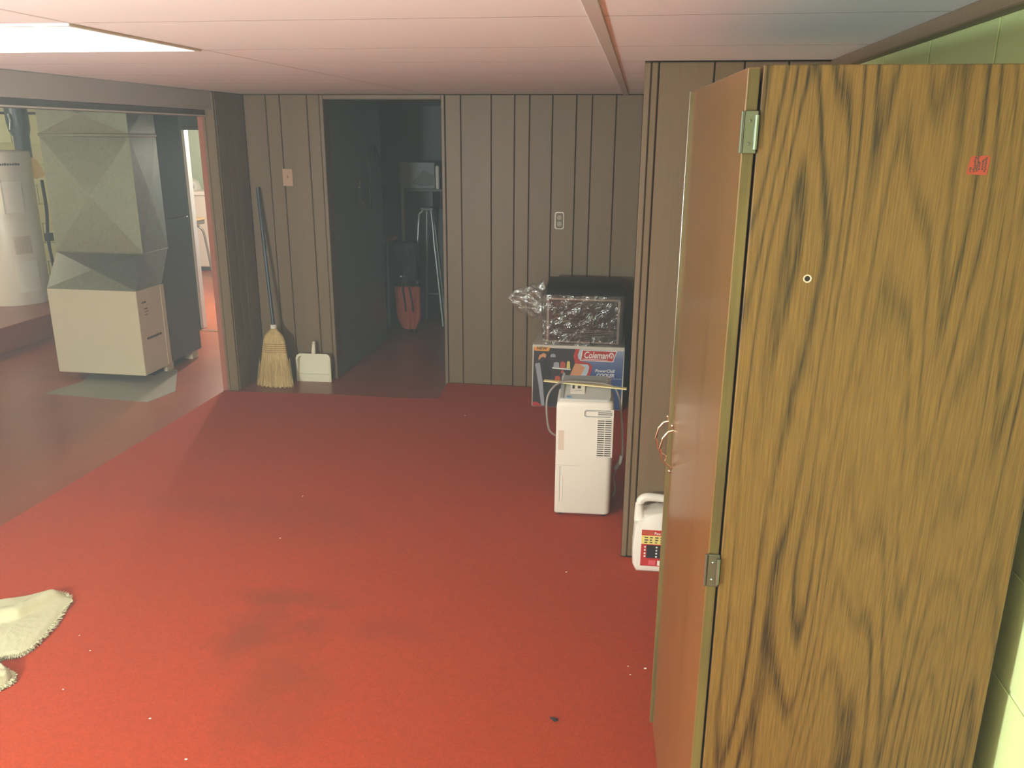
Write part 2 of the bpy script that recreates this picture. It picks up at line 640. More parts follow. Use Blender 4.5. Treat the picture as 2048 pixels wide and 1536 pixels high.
# --- floor slab
floor = struct(G().box(-7.2, 1.0, -2.7, 11.2, -0.12, -0.012), 'floor', 'floor')
G().prismz([(-3.97, 4.90), (-3.17, 4.84), (-3.12, 5.10), (-3.40, 5.62), (-4.02, 5.62), (-3.90, 5.20)], -0.0122, -0.0105).done('bare_patch', 'barepatch', floor, label='patch of bare grey concrete in the red painted floor')
struct(G().box(-7.0, -5.03, 5.0, 8.0, -0.012, 0.19, 0.006), 'trim_1', 'floor')

# --- ceiling: backing, boards, tees
ceiling = struct(G().box(-7.2, 1.0, -2.7, 11.2, 1.9850, 2.08).box(-2.72, 0.70, -2.5, 5.60, 1.9650, 1.9849), 'ceiling', 'joint')
ROWS = [-2.4, -1.78, -1.17, -0.56, 0.05, 0.66, 1.27, 2.03, 2.69, 3.19, 3.80, 4.41, 5.02, 5.59]
COLS = [(-2.70, -1.415), (-1.405, -0.132), (-0.100, 0.668)]
for i in range(len(ROWS) - 1):
    for j, (xa, xb) in enumerate(COLS):
        ya, yb = ROWS[i] + 0.003, ROWS[i + 1] - 0.003
        if j == 0 and ROWS[i] == 2.03:
            continue
        if j == 1 and ROWS[i] == 0.05:
            continue
        if j == 2 and ROWS[i] >= 3.18:
            xb = -0.003
        G().box(xa, xb, ya, yb, 1.9605, 1.9648).done('ceiling_board', 'ceil', ceiling, edge='joint')
G().box(-0.134, -0.098, -2.4, 5.585, 1.956, 1.9648, 0.002).done('ceiling_tee', 'tee', ceiling)
G().box(-1.417, -1.403, -2.4, 5.585, 1.9605, 1.9648, 0.001).done('ceiling_tee', 'tee', ceiling)
# plain ceiling over the utility, laundry and closet side
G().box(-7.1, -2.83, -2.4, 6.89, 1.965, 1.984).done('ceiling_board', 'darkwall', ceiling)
G().box(-7.1, -2.83, 7.01, 11.1, 1.965, 1.984).done('ceiling_board', 'ceil', ceiling)

# --- header over the opening on the left, with the steel beam under it
header = struct(G().box(-2.83, -2.70, -2.4, 5.18, 1.848, 1.96, 0.002), 'wall_left_header', 'fascia')
struct(G().box(-2.80, -2.745, -2.4, 5.175, 1.806, 1.848, 0.004), 'trim_2', 'fasciadark')
G().box(-2.744, -2.738, 3.0, 5.17, 1.808, 1.816).done('worn_flange_edge', 'white', header)

# --- stub wall at the end of the opening
stub = struct(G().box(-2.765, -2.690, 5.19, 5.64, -0.01, 1.958), 'wall_stub', 'darkwall')
G().box(-2.802, -2.764, 5.172, 5.64, -0.01, 1.85, 0.002).done('post_trim', 'redtrim', stub, label='red-brown painted post edge')
G().box(-2.764, -2.748, 5.170, 5.192, -0.01, 1.955, 0.003).done('corner_trim', 'trimwood', stub)
G().box(-2.748, -2.688, 5.176, 5.192, -0.01, 1.955, 0.002).done('plank', 'panel', stub)
for ya, yb in ((5.195, 5.325), (5.330, 5.420), (5.425, 5.586)):
    G().box(-2.692, -2.684, ya, yb, -0.01, 1.955, 0.002).done('plank', 'panel', stub)

# --- back wall with grooved planks
back = struct(G().box(-2.69, -2.125, 5.605, 5.69, -0.01, 1.958).box(-1.305, 0.0, 5.605, 5.69, -0.01, 1.958).box(-2.125, -1.305, 5.605, 5.69, 1.925, 1.958), 'wall_back', 'groove')
edges_l = [-2.684, -2.525, -2.425, -2.233, -2.146]
edges_r = [-1.288, -1.182, -0.979, -0.825, -0.727, -0.578, -0.424, -0.324, -0.172, -0.002]


def planks_x(edges, parent, y0, y1, z0=0.0, z1=1.957):
    for a, b in zip(edges[:-1], edges[1:]):
        G().box(0.0025, b - a - 0.0025, y0, y1, z0, z1, 0.003).done('plank', 'panel', parent, loc=(a, 0, 0))


planks_x(edges_l, back, 5.590, 5.606, -0.01)
planks_x(edges_r, back, 5.590, 5.606)
G().box(-2.143, -2.118, 5.582, 5.70, -0.01, 1.957, 0.003).done('door_jamb', 'trimwood', back)
G().box(-1.312, -1.290, 5.582, 5.70, -0.01, 1.957, 0.003).done('door_jamb', 'trimwood', back)
G().box(-2.118, -1.312, 5.584, 5.70, 1.928, 1.957, 0.003).done('door_jamb', 'trimwood', back)

# --- projecting panelled block on the right
block = struct(G().box(0.015, 0.668, 3.212, 5.69, -0.01, 1.959), 'wall_right_block', 'groove')
G().box(-0.002, 0.020, 3.192, 3.214, 0.0, 1.957, 0.004).done('corner_trim', 'trimwood', block)
planks_x([0.020, 0.048, 0.242, 0.345, 0.495, 0.664], block, 3.198, 3.213)
for k, (ya, yb) in enumerate(((3.214, 3.36), (3.36, 3.56), (3.56, 3.66), (3.66, 3.87), (3.87, 4.07), (4.07, 4.17), (4.17, 4.37), (4.37, 4.58), (4.58, 4.68), (4.68, 4.88), (4.88, 5.09), (5.09, 5.19), (5.19, 5.39), (5.39, 5.604))):
    G().box(0.0, 0.016, ya + 0.0025, yb - 0.0025, 0.0, 1.957, 0.003).done('plank', 'panel', block)

# --- painted block wall on the right
wr = struct(G().box(0.6715, 0.88, -2.5, 3.30, -0.01, 1.984), 'wall_right', 'mortar')
for r in range(10):
    z0 = -0.010 + r * 0.2005
    off = 0.0 if r % 2 else 0.203
    y = -1.0 + off
    while y < 3.2:
        G().box(0.668, 0.6714, y + 0.005, min(y + 0.401, 3.195), z0 + 0.005, min(z0 + 0.1955, 1.955), 0.0015).done('block', 'greenwall', wr)
        y += 0.406
struct(G().box(0.632, 0.668, -2.4, 3.196, 1.925, 1.960, 0.003), 'trim_3', 'trimwood')
struct(G().box(-7.1, 1.0, -2.7, -2.5, -0.01, 1.984), 'wall_front', 'greenwall')

# --- utility and laundry walls
struct(G().box(-7.15, -7.0, -2.6, 11.1, -0.01, 1.984), 'wall_left', 'yellowwall')
wu = struct(G().box(-7.0, -4.80, 8.03, 8.15, -0.01, 1.984), 'wall_utility', 'mortar')
for r in range(10):
    z0 = -0.010 + r * 0.2005
    x = -7.0 + (0.0 if r % 2 else 0.203)
    while x < -4.85:
        G().box(x + 0.004, min(x + 0.402, -4.80), 8.005, 8.04, z0 + 0.004, min(z0 + 0.1965, 1.96), 0.003).done('block', 'yellowwall', wu)
        x += 0.406
struct(G().box(-4.92, -4.80, 7.0, 8.03, -0.01, 1.984), 'wall_laundry_side', 'laundrywall')
struct(G().box(-4.80, -3.92, 6.95, 7.0, -0.01, 1.984).box(-3.92, -2.80, 6.95, 7.0, 1.735, 1.984), 'wall_laundry_front', 'darkwall')
G_j = struct(G().box(-3.919, -3.895, 6.94, 7.01, -0.01, 1.734, 0.003), 'trim_4', 'white')
struct(G().box(-3.93, -2.86, 6.86, 6.89, -0.012, -0.006), 'trim_5', 'chrome')
struct(G().box(-2.86, -2.80, 5.66, 11.1, -0.01, 1.984), 'wall_closet_outer', 'darkwall')
wl = struct(G().box(-7.0, -2.80, 10.95, 11.1, -0.01, 1.984), 'wall_laundry_back', 'laundrywall')
for k in range(8):
    xa = -7.0 + k * 0.53 + 0.04
    G().box(xa + 0.006, xa + 0.524, 10.93, 10.951, 0, 1.98, 0.003).done('panel', 'laundrywall', wl)

# --- closet behind the door opening
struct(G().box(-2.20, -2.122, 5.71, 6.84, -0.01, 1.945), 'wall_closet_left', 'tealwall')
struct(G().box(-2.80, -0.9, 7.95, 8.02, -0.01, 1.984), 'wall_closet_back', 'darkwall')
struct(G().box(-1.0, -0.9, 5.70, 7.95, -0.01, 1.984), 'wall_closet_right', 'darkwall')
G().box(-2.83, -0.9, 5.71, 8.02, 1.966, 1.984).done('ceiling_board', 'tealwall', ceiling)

# --- carpet
carpet = G().prismz([(-2.775, -2.45), (0.664, -2.45), (0.664, 3.19), (-0.004, 3.19), (-0.004, 5.585), (-1.30, 5.585), (-1.275, 5.215), (-1.57, 5.18), (-2.0, 5.185), (-2.775, 5.13)], -0.011, 0.0).done('carpet', 'carpet')
tag(carpet, 'worn bright red carpet covering the floor of the panelled room', 'carpet')


# ================================================================== LIGHTS ON THE CEILING
def troffer(x0, x1, y0, y1, mat, label):
    t = thing('ceiling_light', label, 'light', ((x0 + x1) / 2, (y0 + y1) / 2, 1.955))
    a, b = (x1 - x0) / 2, (y1 - y0) / 2
    g = G()
    for bx in ((-a, a, -b, -b + 0.014), (-a, a, b - 0.014, b), (-a, -a + 0.014, -b + 0.014, b - 0.014), (a - 0.014, a, -b + 0.014, b - 0.014)):
        g.box(bx[0], bx[1], bx[2], bx[3], 0.0, 0.0095)
    g.done('frame', 'white', t)
    G().box(-a + 0.012, a - 0.012, -b + 0.012, b - 0.012, 0.004, 0.009).done('diffuser', mat, t)
    return t


troffer(-2.70, -1.418, 2.036, 2.686, 'diffuser', 'bright fluorescent ceiling panel glowing at the upper left')
troffer(-1.403, -0.136, 0.054, 0.656, 'diffuser2', 'fluorescent ceiling panel directly above the viewer')

fl = thing('added_lamp', 'added floor lamp with a glowing globe, unseen at the left of the viewer, put in to light the ceiling', 'lamp', (-2.35, -0.3, 0.0))
G().lathe([(0.14, 0.0), (0.14, 0.012), (0.05, 0.03), (0.014, 0.05)], n=24).done('base', 'black', fl, smooth=50)
G().tube([(0, 0, 0.04), (0, 0, 1.00)], 0.011, 10).done('pole', 'chrome', fl, smooth=60)
G().lathe([(0.03, 0.995), (0.05, 1.01), (0.05, 1.045)], n=20).done('collar', 'black', fl, smooth=50)
G().ball((0, 0, 1.20), 0.16, 28, 18).done('globe', 'globeglow', fl, smooth=180)

# ================================================================== CABINET
CX, CY, CD, CW, CH = 0.1665, 1.30, 0.455, 1.285, 1.80
cab = thing('storage_cabinet', 'tall oak-grain two-door wardrobe cabinet standing at the right against the green wall', 'cabinet', (CX, CY, 0))
G().box(0, CD, 0, 0.018, 0, CH, 0.0012).done('side_panel', 'oak', cab, label='cabinet side with strong cathedral oak grain')
G().box(0, CD, CW - 0.018, CW, 0, CH, 0.0012).done('side_panel', 'oak', cab)
G().box(0.002, CD - 0.01, 0.0185, CW - 0.0185, CH - 0.02, CH - 0.001).done('top_panel', 'oak', cab)
G().box(0.002, CD - 0.01, 0.0185, CW - 0.0185, 0.10, 0.118).done('bottom_panel', 'oak', cab)
G().box(CD - 0.008, CD - 0.002, 0.0185, CW - 0.0185, 0.02, CH - 0.02).done('back_panel', 'darkgap', cab)
G().box(0.03, 0.045, 0.0185, CW - 0.0185, 0.0, 0.0995).done('toe_board', 'oak', cab)
G().box(0.010, CD - 0.012, CW / 2 - 0.008, CW / 2 + 0.008, 0.119, CH - 0.021).done('divider', 'darkgap', cab)
# cable hole with pale rim, and a knot
g = G()
n = 18
ring = lambda r, y: [(0.0905 + r * math.cos(2 * PI * i / n), y, 1.497 + r * math.sin(2 * PI * i / n)) for i in range(n)]
g.loft([ring(0.0062, -0.0002), ring(0.0062, -0.0012), ring(0.0044, -0.0010), ring(0.0042, 0.0)], cap=False).done('hole_rim', 'labeltan', cab)
G().loft([ring(0.0044, -0.0003), ring(0.0043, -0.0002)]).done('cable_hole', 'darkgap', cab)
# price sticker
g = G()
g.prism([(0.2915, 1.653), (0.319, 1.6515), (0.3205, 1.676), (0.318, 1.6785), (0.295, 1.6775)], -0.0007, -0.0001)
st = g.done('sticker', 'stickerorange', cab, label='small orange price sticker with dark scribbled writing')
g = G()
random.seed(3)
for cx, z0, z1 in ((0.2965, 1.6555, 1.662), (0.3010, 1.656, 1.676), (0.3045, 1.657, 1.677), (0.3075, 1.659, 1.669), (0.3120, 1.659, 1.6735), (0.3155, 1.656, 1.6745)):
    z = z0
    while z < z1:
        h = random.uniform(0.0012, 0.0026)
        dx = random.uniform(-0.0006, 0.0006)
        g.box(cx + dx - random.uniform(0.0008, 0.0016), cx + dx + random.uniform(0.0006, 0.0015), -0.0010, -0.00075, z, z + h)
        z += h + random.uniform(0.0003, 0.0010)
g.done('scribble', 'ink', st, kind='stuff')

DH0, DH1, DL = 0.165, 1.797, 0.635


def door(hinge_y, sign, ang, label):
    """door hinged at hinge_y; sign +1 runs away from the viewer, -1 back towards it"""
    d = G().box(-0.018, 0.0, min(0, sign * DL), max(0, sign * DL), DH0, DH1, 0.0015, 2).done('door', 'oakdoor', cab, loc=(-0.0035, hinge_y, 0), rot=(0, 0, sign * math.radians(ang)), label=label)
    e = sign * 1
    G().box(-0.0165, -0.0015, min(-e * 0.0006, 0.0006 * e), max(-e * 0.0006, 0.0006 * e), DH0 + 0.002, DH1 - 0.002).done('edge_band', 'oakedge', d)
    ye = sign * DL
    G().box(-0.0165, -0.0015, min(ye, ye + e * 0.0006), max(ye, ye + e * 0.0006), DH0 + 0.002, DH1 - 0.002).done('edge_band', 'oakedge', d)
    hy = sign * (DL - 0.028)
    za, zb = (0.935, 1.028)
    g = G()
    pts = [(-0.018, hy, za), (-0.026, hy, za + 0.004), (-0.040, hy, za + 0.018), (-0.047, hy, za + 0.046), (-0.043, hy, zb - 0.020), (-0.030, hy, zb - 0.004), (-0.018, hy, zb)]
    g.tube(pts, [0.0026, 0.0028, 0.0030, 0.0032, 0.0034, 0.0036, 0.0038], 8)
    for z in (za - 0.012, zb + 0.012):
        g.ball((-0.021, hy, z), 0.0042)
        g.tube([(-0.020, hy, z), (-0.020, hy, za if z < 1 and z < za else zb)], 0.0022, 6)
    g.done('handle', 'brass', d, smooth=60, label='bright arched metal pull')
    return d


door(0.004, 1, 3.5, 'near cabinet door standing slightly ajar, glossy orange-brown')
door(CW - 0.004, -1, 4.3, 'far cabinet door standing ajar, seen on its edge')
for hz in (1.708, 0.995, 0.30):
    for yy, s in ((0.003, -1), (CW - 0.003, 1)):
        g = G()
        g.box(-0.0260, -0.0225, yy + s * 0.0045 - 0.004, yy + s * 0.0045 + 0.004, hz - 0.030, hz + 0.030, 0.0012)
        g.box(-0.0215, -0.002, yy + s * 0.004 - 0.002, yy + s * 0.004 + 0.002, hz - 0.030, hz + 0.030, 0.001)
        g.tube([(-0.004, yy + s * 0.007, hz - 0.024), (-0.004, yy + s * 0.007, hz + 0.024)], 0.0035, 8)
        for q in (-0.016, 0.016):
            g.ball((-0.013, yy + s * 0.0062, hz + q), 0.0024, 6, 4)
        g.done('hinge', 'zinc', cab)

# ================================================================== DEHUMIDIFIER
dh = thing('dehumidifier', 'white dehumidifier with side grille and grey cord standing on the red carpet', 'dehumidifier', (-0.193, 3.545, 0), math.radians(3.0))
w = 0.129
# body outline seen from the front: a plain left edge and a rounded right edge
g = G()


def rrect(x0, x1, y0, y1, rl, rr, n=5):
    pts = []
    for cx, cy, r, a0 in ((x1 - rr, y0 + rr, rr, -90), (x1 - rr, y1 - rr, rr, 0), (x0 + rl, y1 - rl, rl, 90), (x0 + rl, y0 + rl, rl, 180)):
        for i in range(n + 1):
            a = math.radians(a0 + 90 * i / n)
            pts.append((cx + r * math.cos(a), cy + r * math.sin(a)))
    return pts


def ringz(z, ins=0.0):
    return [(x, y, z) for x, y in rrect(-w + ins, w - ins, 0.0 + ins, 0.215 - ins, 0.006, 0.028)]


body = [ringz(0.012, 0.012), ringz(0.015, 0.004), ringz(0.022, 0.0), ringz(0.535, 0.0), ringz(0.553, 0.002), ringz(0.560, 0.007), ringz(0.563, 0.012)]
g.loft(body).done('body', 'plastwhite', dh, smooth=40)
# sloping top with control strip and darker rear lid
top = [[(x, y, 0.561) for x, y in rrect(-w + 0.010, w - 0.012, 0.012, 0.205, 0.006, 0.026)],
       [(x, y, 0.565 + 0.060 * min(1.0, y / 0.16)) for x, y in rrect(-w + 0.014, w - 0.016, 0.016, 0.200, 0.006, 0.024)]]
G().loft(top).done('top_cover', 'plastgrey', dh, smooth=40)
G().hexa([(-w + 0.022, 0.125, 0.600), (w - 0.026, 0.125, 0.600), (w - 0.032, 0.188, 0.612), (-w + 0.026, 0.188, 0.612),
          (-w + 0.022, 0.125, 0.620), (w - 0.026, 0.125, 0.620), (w - 0.032, 0.188, 0.632), (-w + 0.026, 0.188, 0.632)]).done('rear_lid', 'plastmid', dh)


def topz(y):
    return 0.565 + 0.060 * y / 0.16


def plate(x0, x1, y0, y1, t=0.0012):
    return G().hexa([(x0, y0, topz(y0) - 0.001), (x1, y0, topz(y0) - 0.001), (x1, y1, topz(y1) - 0.001), (x0, y1, topz(y1) - 0.001),
                     (x0, y0, topz(y0) + t), (x1, y0, topz(y0) + t), (x1, y1, topz(y1) + t), (x0, y1, topz(y1) + t)])


plate(-w + 0.016, -w + 0.030, 0.02, 0.12).done('side_strip', 'plastmid', dh)
cpn = plate(-0.070, -0.005, 0.055, 0.115, 0.0015).done('control_panel', 'plastwhite', dh)
for x0, x1, y0, y1, m in ((-0.062, -0.052, 0.085, 0.108, 'slot'), (-0.038, -0.024, 0.088, 0.104, 'slot'), (-0.048, -0.018, 0.072, 0.075, 'plastmid')):
    plate(x0, x1, y0, y1, 0.0022).done('display' if m == 'slot' else 'button_row', m, cpn)
plate(-0.086, -0.066, 0.022, 0.034, 0.0018).done('badge', plain('blue_badge', rgb(120, 160, 180), 0.4), dh, label='small pale blue oval badge')
# recessed hand grip and grille
gr = G().box(0.000, 0.128, -0.0008, 0.004, 0.302, 0.530).done('grille_recess', 'plastwhite', dh)
G().prism([(-0.004, 0.500), (0.004, 0.494), (w - 0.014, 0.494), (w - 0.014, 0.497), (0.006, 0.498), (0.001, 0.503), (0.001, 0.516), (0.006, 0.521), (w - 0.014, 0.523), (w - 0.014, 0.527), (0.003, 0.526), (-0.004, 0.518)], -0.0035, 0.001).done('grip_rim', 'plastmid', gr)
G().box(0.058, 0.121, -0.0016, -0.0009, 0.500, 0.522).done('grille_void', 'slot', gr)
G().box(0.058, 0.121, -0.0016, -0.0009, 0.302, 0.486).done('grille_void', 'slot', gr)
for k in range(3):
    G().box(0.058, 0.121, -0.0042, -0.0016, 0.501 + k * 0.0085, 0.5055 + k * 0.0085, 0.0008).done('slat', 'plastwhite', gr)
for k in range(18):
    z = 0.303 + k * 0.0104
    G().box(0.058, 0.121, -0.0042, -0.0016, z, z + 0.0056, 0.0008).done('slat', 'plastwhite', gr)
G().box(0.0885, 0.0915, -0.0046, -0.0016, 0.302, 0.486).done('grille_bar', 'plastwhite', gr)
G().box(w - 0.009, w - 0.005, -0.0025, 0.010, 0.306, 0.490).done('grille_edge', 'plastwhite', gr)
G().box(-0.118, -0.092, -0.0009, 0.001, 0.330, 0.425).done('rating_label', 'labeltan', dh)
g = G()
g.box(-0.1085, -0.1060, -0.0010, 0.002, 0.075, 0.250)
g.done('tank_slot', 'plastmid', dh)
G().prism([(-0.105, 0.078), (-0.096, 0.082), (-0.094, 0.090), (-0.094, 0.196), (-0.098, 0.203), (-0.105, 0.203)], -0.0022, 0.001).done('tank_grip', 'plastwhite', dh)
G().box(-w - 0.0006, -0.02, -0.0008, 0.001, 0.2555, 0.2570).done('tank_seam', 'plastgrey', dh)
for sx in (-1, 1):
    for yy in (0.03, 0.185):
        G().lathe([(0.010, 0.0), (0.010, 0.008), (0.006, 0.0135)], sx * (w - 0.03), yy, 10).done('foot', 'black', dh)
# cord: up from the left side, over the top and down the right side
cordpts = [(-w - 0.006, 0.10, 0.362), (-w - 0.034, 0.08, 0.395), (-w - 0.046, 0.06, 0.47), (-w - 0.046, 0.07, 0.555), (-w - 0.015, 0.09, 0.606), (-w + 0.035, 0.102, 0.626), (0.0, 0.106, 0.625), (0.075, 0.102, 0.622), (0.128, 0.098, 0.606), (w + 0.022, 0.09, 0.560), (w + 0.040, 0.08, 0.45), (w + 0.048, 0.08, 0.33), (w + 0.046, 0.085, 0.255), (w + 0.024, 0.09, 0.205), (w + 0.014, 0.10, 0.170), (w + 0.022, 0.105, 0.12), (w + 0.022, 0.11, 0.085), (w + 0.010, 0.12, 0.060), (w - 0.012, 0.13, 0.055)]
cd = G().tube(cordpts, 0.0048, 8, 5).done('power_cord', 'cord', dh, smooth=60)
G().tube([(w + 0.046, 0.080, 0.285), (w + 0.040, 0.082, 0.250), (w + 0.016, 0.088, 0.212)], [0.009, 0.011, 0.008], 8).done('plug', 'cord', cd, smooth=60)
# pale stick lying on top of it
stk = thing('wooden_stick', 'pale yellow wooden stick lying across the top of the white dehumidifier', 'stick', (-0.205, 3.648, 0.6125), math.radians(-5.0))
G().box(-0.190, 0.192, -0.012, 0.012, -0.0015, 0.0045, 0.001).xform(Matrix.Rotation(math.radians(1.6), 4, 'Y')).done('stick_body', 'stick', stk)

# ================================================================== COOLER BOX
bx = thing('cooler_box', 'printed blue and red cooler carton standing on the carpet by the back wall', 'box', (-0.338, 5.155, 0.001), math.radians(1.0))
BW, BH, BD = 0.2945, 0.418, 0.385
G().box(-BW, BW, 0, BD, 0, BH, 0.003).done('carton', 'cardwhite', bx)
PX = lambda px: -BW + (px - 295) / 840.0 * 2 * BW
PZ = lambda py, px=700: BH - (py - (748 + (px - 295) * 0.024)) / 582.0 * BH


def pr2(name, pts, mat, lay, parent=None, label=None):
    return G().prism([(PX(x), PZ(y, x)) for x, y in pts], -0.0006 * lay - 0.0006, -0.0001).done(name, mat, parent or bx, label=label)


pr2('front_print', [(308, 775), (735, 785), (1128, 800), (1118, 1345), (300, 1325)], 'pblue', 1)
pr2('photo_print', [(308, 775), (735, 785), (690, 870), (680, 1100), (760, 1340), (300, 1325)], 'pdark', 2)
pr2('red_swoosh', [(690, 785), (740, 787), (715, 850), (725, 890), (820, 915), (848, 945), (835, 1000), (790, 1120), (700, 1340), (640, 1340), (740, 1080), (760, 960), (690, 915), (672, 850)], 'pred', 3)
pr2('white_swoosh', [(728, 787), (775, 788), (745, 850), (735, 885), (718, 870), (712, 840)], 'plight', 4)
pr2('fridge_corner', [(700, 920), (805, 925), (820, 945), (812, 990), (770, 1090), (690, 1090)], 'plight', 4)
pr2('arm_print', [(690, 915), (735, 925), (782, 950), (745, 1030), (700, 1085), (600, 1080), (640, 1040)], 'pskin', 5)
pr2('fridge_door', [(320, 925), (365, 915), (395, 1100), (415, 1320), (385, 1322), (355, 1120)], 'pgrey', 3)
pr2('fridge_door_side', [(365, 915), (415, 880), (470, 1000), (480, 1330), (415, 1322), (395, 1100)], 'pblack', 3)
pr2('hand_print', [(350, 880), (362, 845), (400, 825), (425, 840), (415, 872), (395, 860), (375, 868), (360, 890)], 'pskin', 4)
pr2('shelf_print', [(478, 955), (650, 968), (648, 980), (482, 968)], 'pwhite', 4)
for (x0, x1, y0, y1, m) in ((490, 545, 905, 958, 'pgrey'), (552, 602, 900, 962, 'pfood'), (612, 645, 895, 964, 'pyellow'), (505, 560, 1035, 1090, 'pfood'), (575, 605, 1000, 1060, 'pgrey'), (560, 590, 980, 1010, 'pfood'), (460, 510, 830, 862, 'pgrey')):
    pr2('food_print', [(x0, y1), (x0 + 4, y0 + 8), ((x0 + x1) / 2, y0), (x1 - 4, y0 + 8), (x1, y1)], m, 4)
pr2('red_corner', [(304, 1288), (340, 1285), (400, 1325), (304, 1322)], 'pred', 3)
nw = pr2('new_flash', [(312, 768), (460, 772), (445, 808), (312, 803)], 'porange', 4)
text('lettering', 'NEW', 0.027, 'pdark', bx, (PX(333), -0.0037, PZ(801)), (1, 0, 0), (0, 0, 1), shear=0.2, bold=0.0006, sx=1.05)
lg = pr2('logo_panel', [(750, 790), (1068, 800), (1035, 900), (735, 890)], 'pwhite', 5)
lg2 = pr2('logo_field', [(757, 796), (1060, 806), (1030, 893), (744, 884)], 'pred', 6)
text('lettering', 'Coleman', 0.061, 'pwhite', bx, (PX(765), -0.0049, PZ(862)), (1, 0, 0.0), (0, 0, 1), shear=0.25, bold=0.0012, sx=0.70)
pr2('logo_rule', [(757, 872), (985, 880), (984, 885), (757, 877)], 'pwhite', 7)
lx, lz = PX(1016), PZ(840, 1016)
G().prism([(lx + 0.0165 * math.cos(a), lz + 0.0195 * math.sin(a)) for a in [2 * PI * i / 18 for i in range(18)]], -0.0050, -0.0042).done('logo_disc', 'pwhite', bx)
G().prism([(lx - 0.008, lz - 0.016), (lx - 0.009, lz - 0.003), (lx - 0.003, lz + 0.010), (lx + 0.005, lz + 0.010), (lx + 0.010, lz - 0.001), (lx + 0.008, lz - 0.016), (lx + 0.003, lz - 0.016), (lx + 0.004, lz - 0.004), (lx, lz + 0.002), (lx - 0.004, lz - 0.004), (lx - 0.003, lz - 0.016)], -0.0054, -0.0048).done('logo_lantern', 'pred', bx)
text('lettering', 'PowerChill', 0.0285, 'pwhite', bx, (PX(872), -0.0020, PZ(990)), (1, 0, 0), (0, 0, 1), shear=0.25, bold=0.0005, sx=0.96)
text('lettering', 'COOLER', 0.031, 'pwhite', bx, (PX(884), -0.0020, PZ(1032)), (1, 0, 0), (0, 0, 1), shear=0.25, bold=0.0008, sx=0.94)
g = G()
random.seed(5)
x = 858
while x < 1095:
    wd = random.uniform(8, 22)
    g.prism([(PX(x), PZ(1052)), (PX(x + wd), PZ(1052)), (PX(x + wd), PZ(1043)), (PX(x), PZ(1043))], -0.0020, -0.0012)
    x += wd + 6
g.done('small_print', 'pgrey', bx, kind='stuff')

# ================================================================== APPLIANCE IN PLASTIC ON THE BOX
ap = thing('wrapped_oven', 'small black countertop oven wrapped in clear crinkled plastic on top of the printed carton', 'appliance', (-0.315, 5.175, 0.4195), math.radians(1.0))
g = G()
sec = [(0.0, 0.008), (0.0, 0.300), (0.012, 0.330), (0.05, 0.372), (0.11, 0.392), (0.27, 0.395), (0.30, 0.375), (0.31, 0.02), (0.30, 0.008)]
g.loft([[(xx, y, z) for y, z in sec] for xx in (-0.235, 0.235)])
g.done('body', 'black', ap, smooth=30)
dr = G().box(-0.226, 0.226, -0.010, -0.001, 0.030, 0.300, 0.002).done('oven_door', 'maroonglass', ap)
g = G()
g.box(-0.230, 0.230, -0.0165, -0.0105, 0.294, 0.306, 0.001).box(-0.230, -0.216, -0.0165, -0.0105, 0.020, 0.2935, 0.001).box(0.216, 0.230, -0.0165, -0.0105, 0.020, 0.2935, 0.001).box(-0.2155, 0.2155, -0.0165, -0.0105, 0.020, 0.030, 0.001)
g.done('door_frame', 'framemetal', dr)
g = G()
for k in range(4):
    g.tube([(-0.20, -0.0125, 0.065 + 0.012 * k), (0.20, -0.0125, 0.065 + 0.012 * k)], 0.0016, 5)
g.done('rack', 'framemetal', dr, kind='stuff')
for sx in (-1, 1):
    for yy in (0.03, 0.27):
        G().lathe([(0.012, 0.0), (0.014, 0.004), (0.012, 0.0085)], sx * 0.2, yy, 10).done('foot', 'black', ap)
G().tube([(0.03, -0.020, 0.10), (0.045, -0.028, 0.05), (0.062, -0.030, 0.012), (0.075, -0.020, 0.006)], 0.003, 6, 4).done('cable', 'black', ap)


def crinkle(p, s=1.0):
    x, y, z = p
    return 0.5 * math.sin(31 * x + 17 * z + 3 * math.sin(9 * z + 5 * y)) + 0.35 * math.sin(53 * z - 41 * x + 2 * math.sin(23 * x)) + 0.3 * math.sin(71 * y + 29 * z)


def wrap(u, v):
    # u round the perimeter (front, right, back, left), v up the height
    a = u * 4
    k = int(min(a, 3.9999))
    t = a - k
    cx = [(-0.255, -0.030), (0.250, -0.030), (0.262, 0.320), (-0.262, 0.320), (-0.255, -0.030)]
    x = cx[k][0] + (cx[k + 1][0] - cx[k][0]) * t
    y = cx[k][1] + (cx[k + 1][1] - cx[k][1]) * t
    z = 0.004 + 0.322 * v
    q = crinkle((x, y, z))
    d = 0.011 * q * (0.3 + 0.7 * v)
    if k in (0, 2):
        y += -abs(d) if k == 0 else abs(d)
    else:
        x += abs(d) if k == 1 else -abs(d)
    if v > 0.9:
        x *= 0.985
    return (x, y, z + 0.006 * q * v)


pw = G().grid(wrap, 96, 22).done('plastic_wrap', 'film', ap, smooth=180, label='clear crinkled plastic film around the oven')


def tail(u, v):
    # loose gathered end sticking out on the left
    x = -0.262 - 0.215 * u
    hh = 0.088 * (1 - u) ** 0.7 + 0.022
    zc = 0.265 + 0.015 * u
    ph = v * 2 * PI
    wob = 1 + 0.22 * math.sin(5 * ph + 9 * u) + 0.12 * math.sin(9 * ph - 7 * u)
    return (x + 0.012 * math.sin(4 * ph), 0.05 + 0.035 * (1 - 0.6 * u) * math.cos(ph) * wob, zc + hh * math.sin(ph) * wob)


G().grid(tail, 18, 40).done('wrap_tail', 'film', pw, smooth=180)

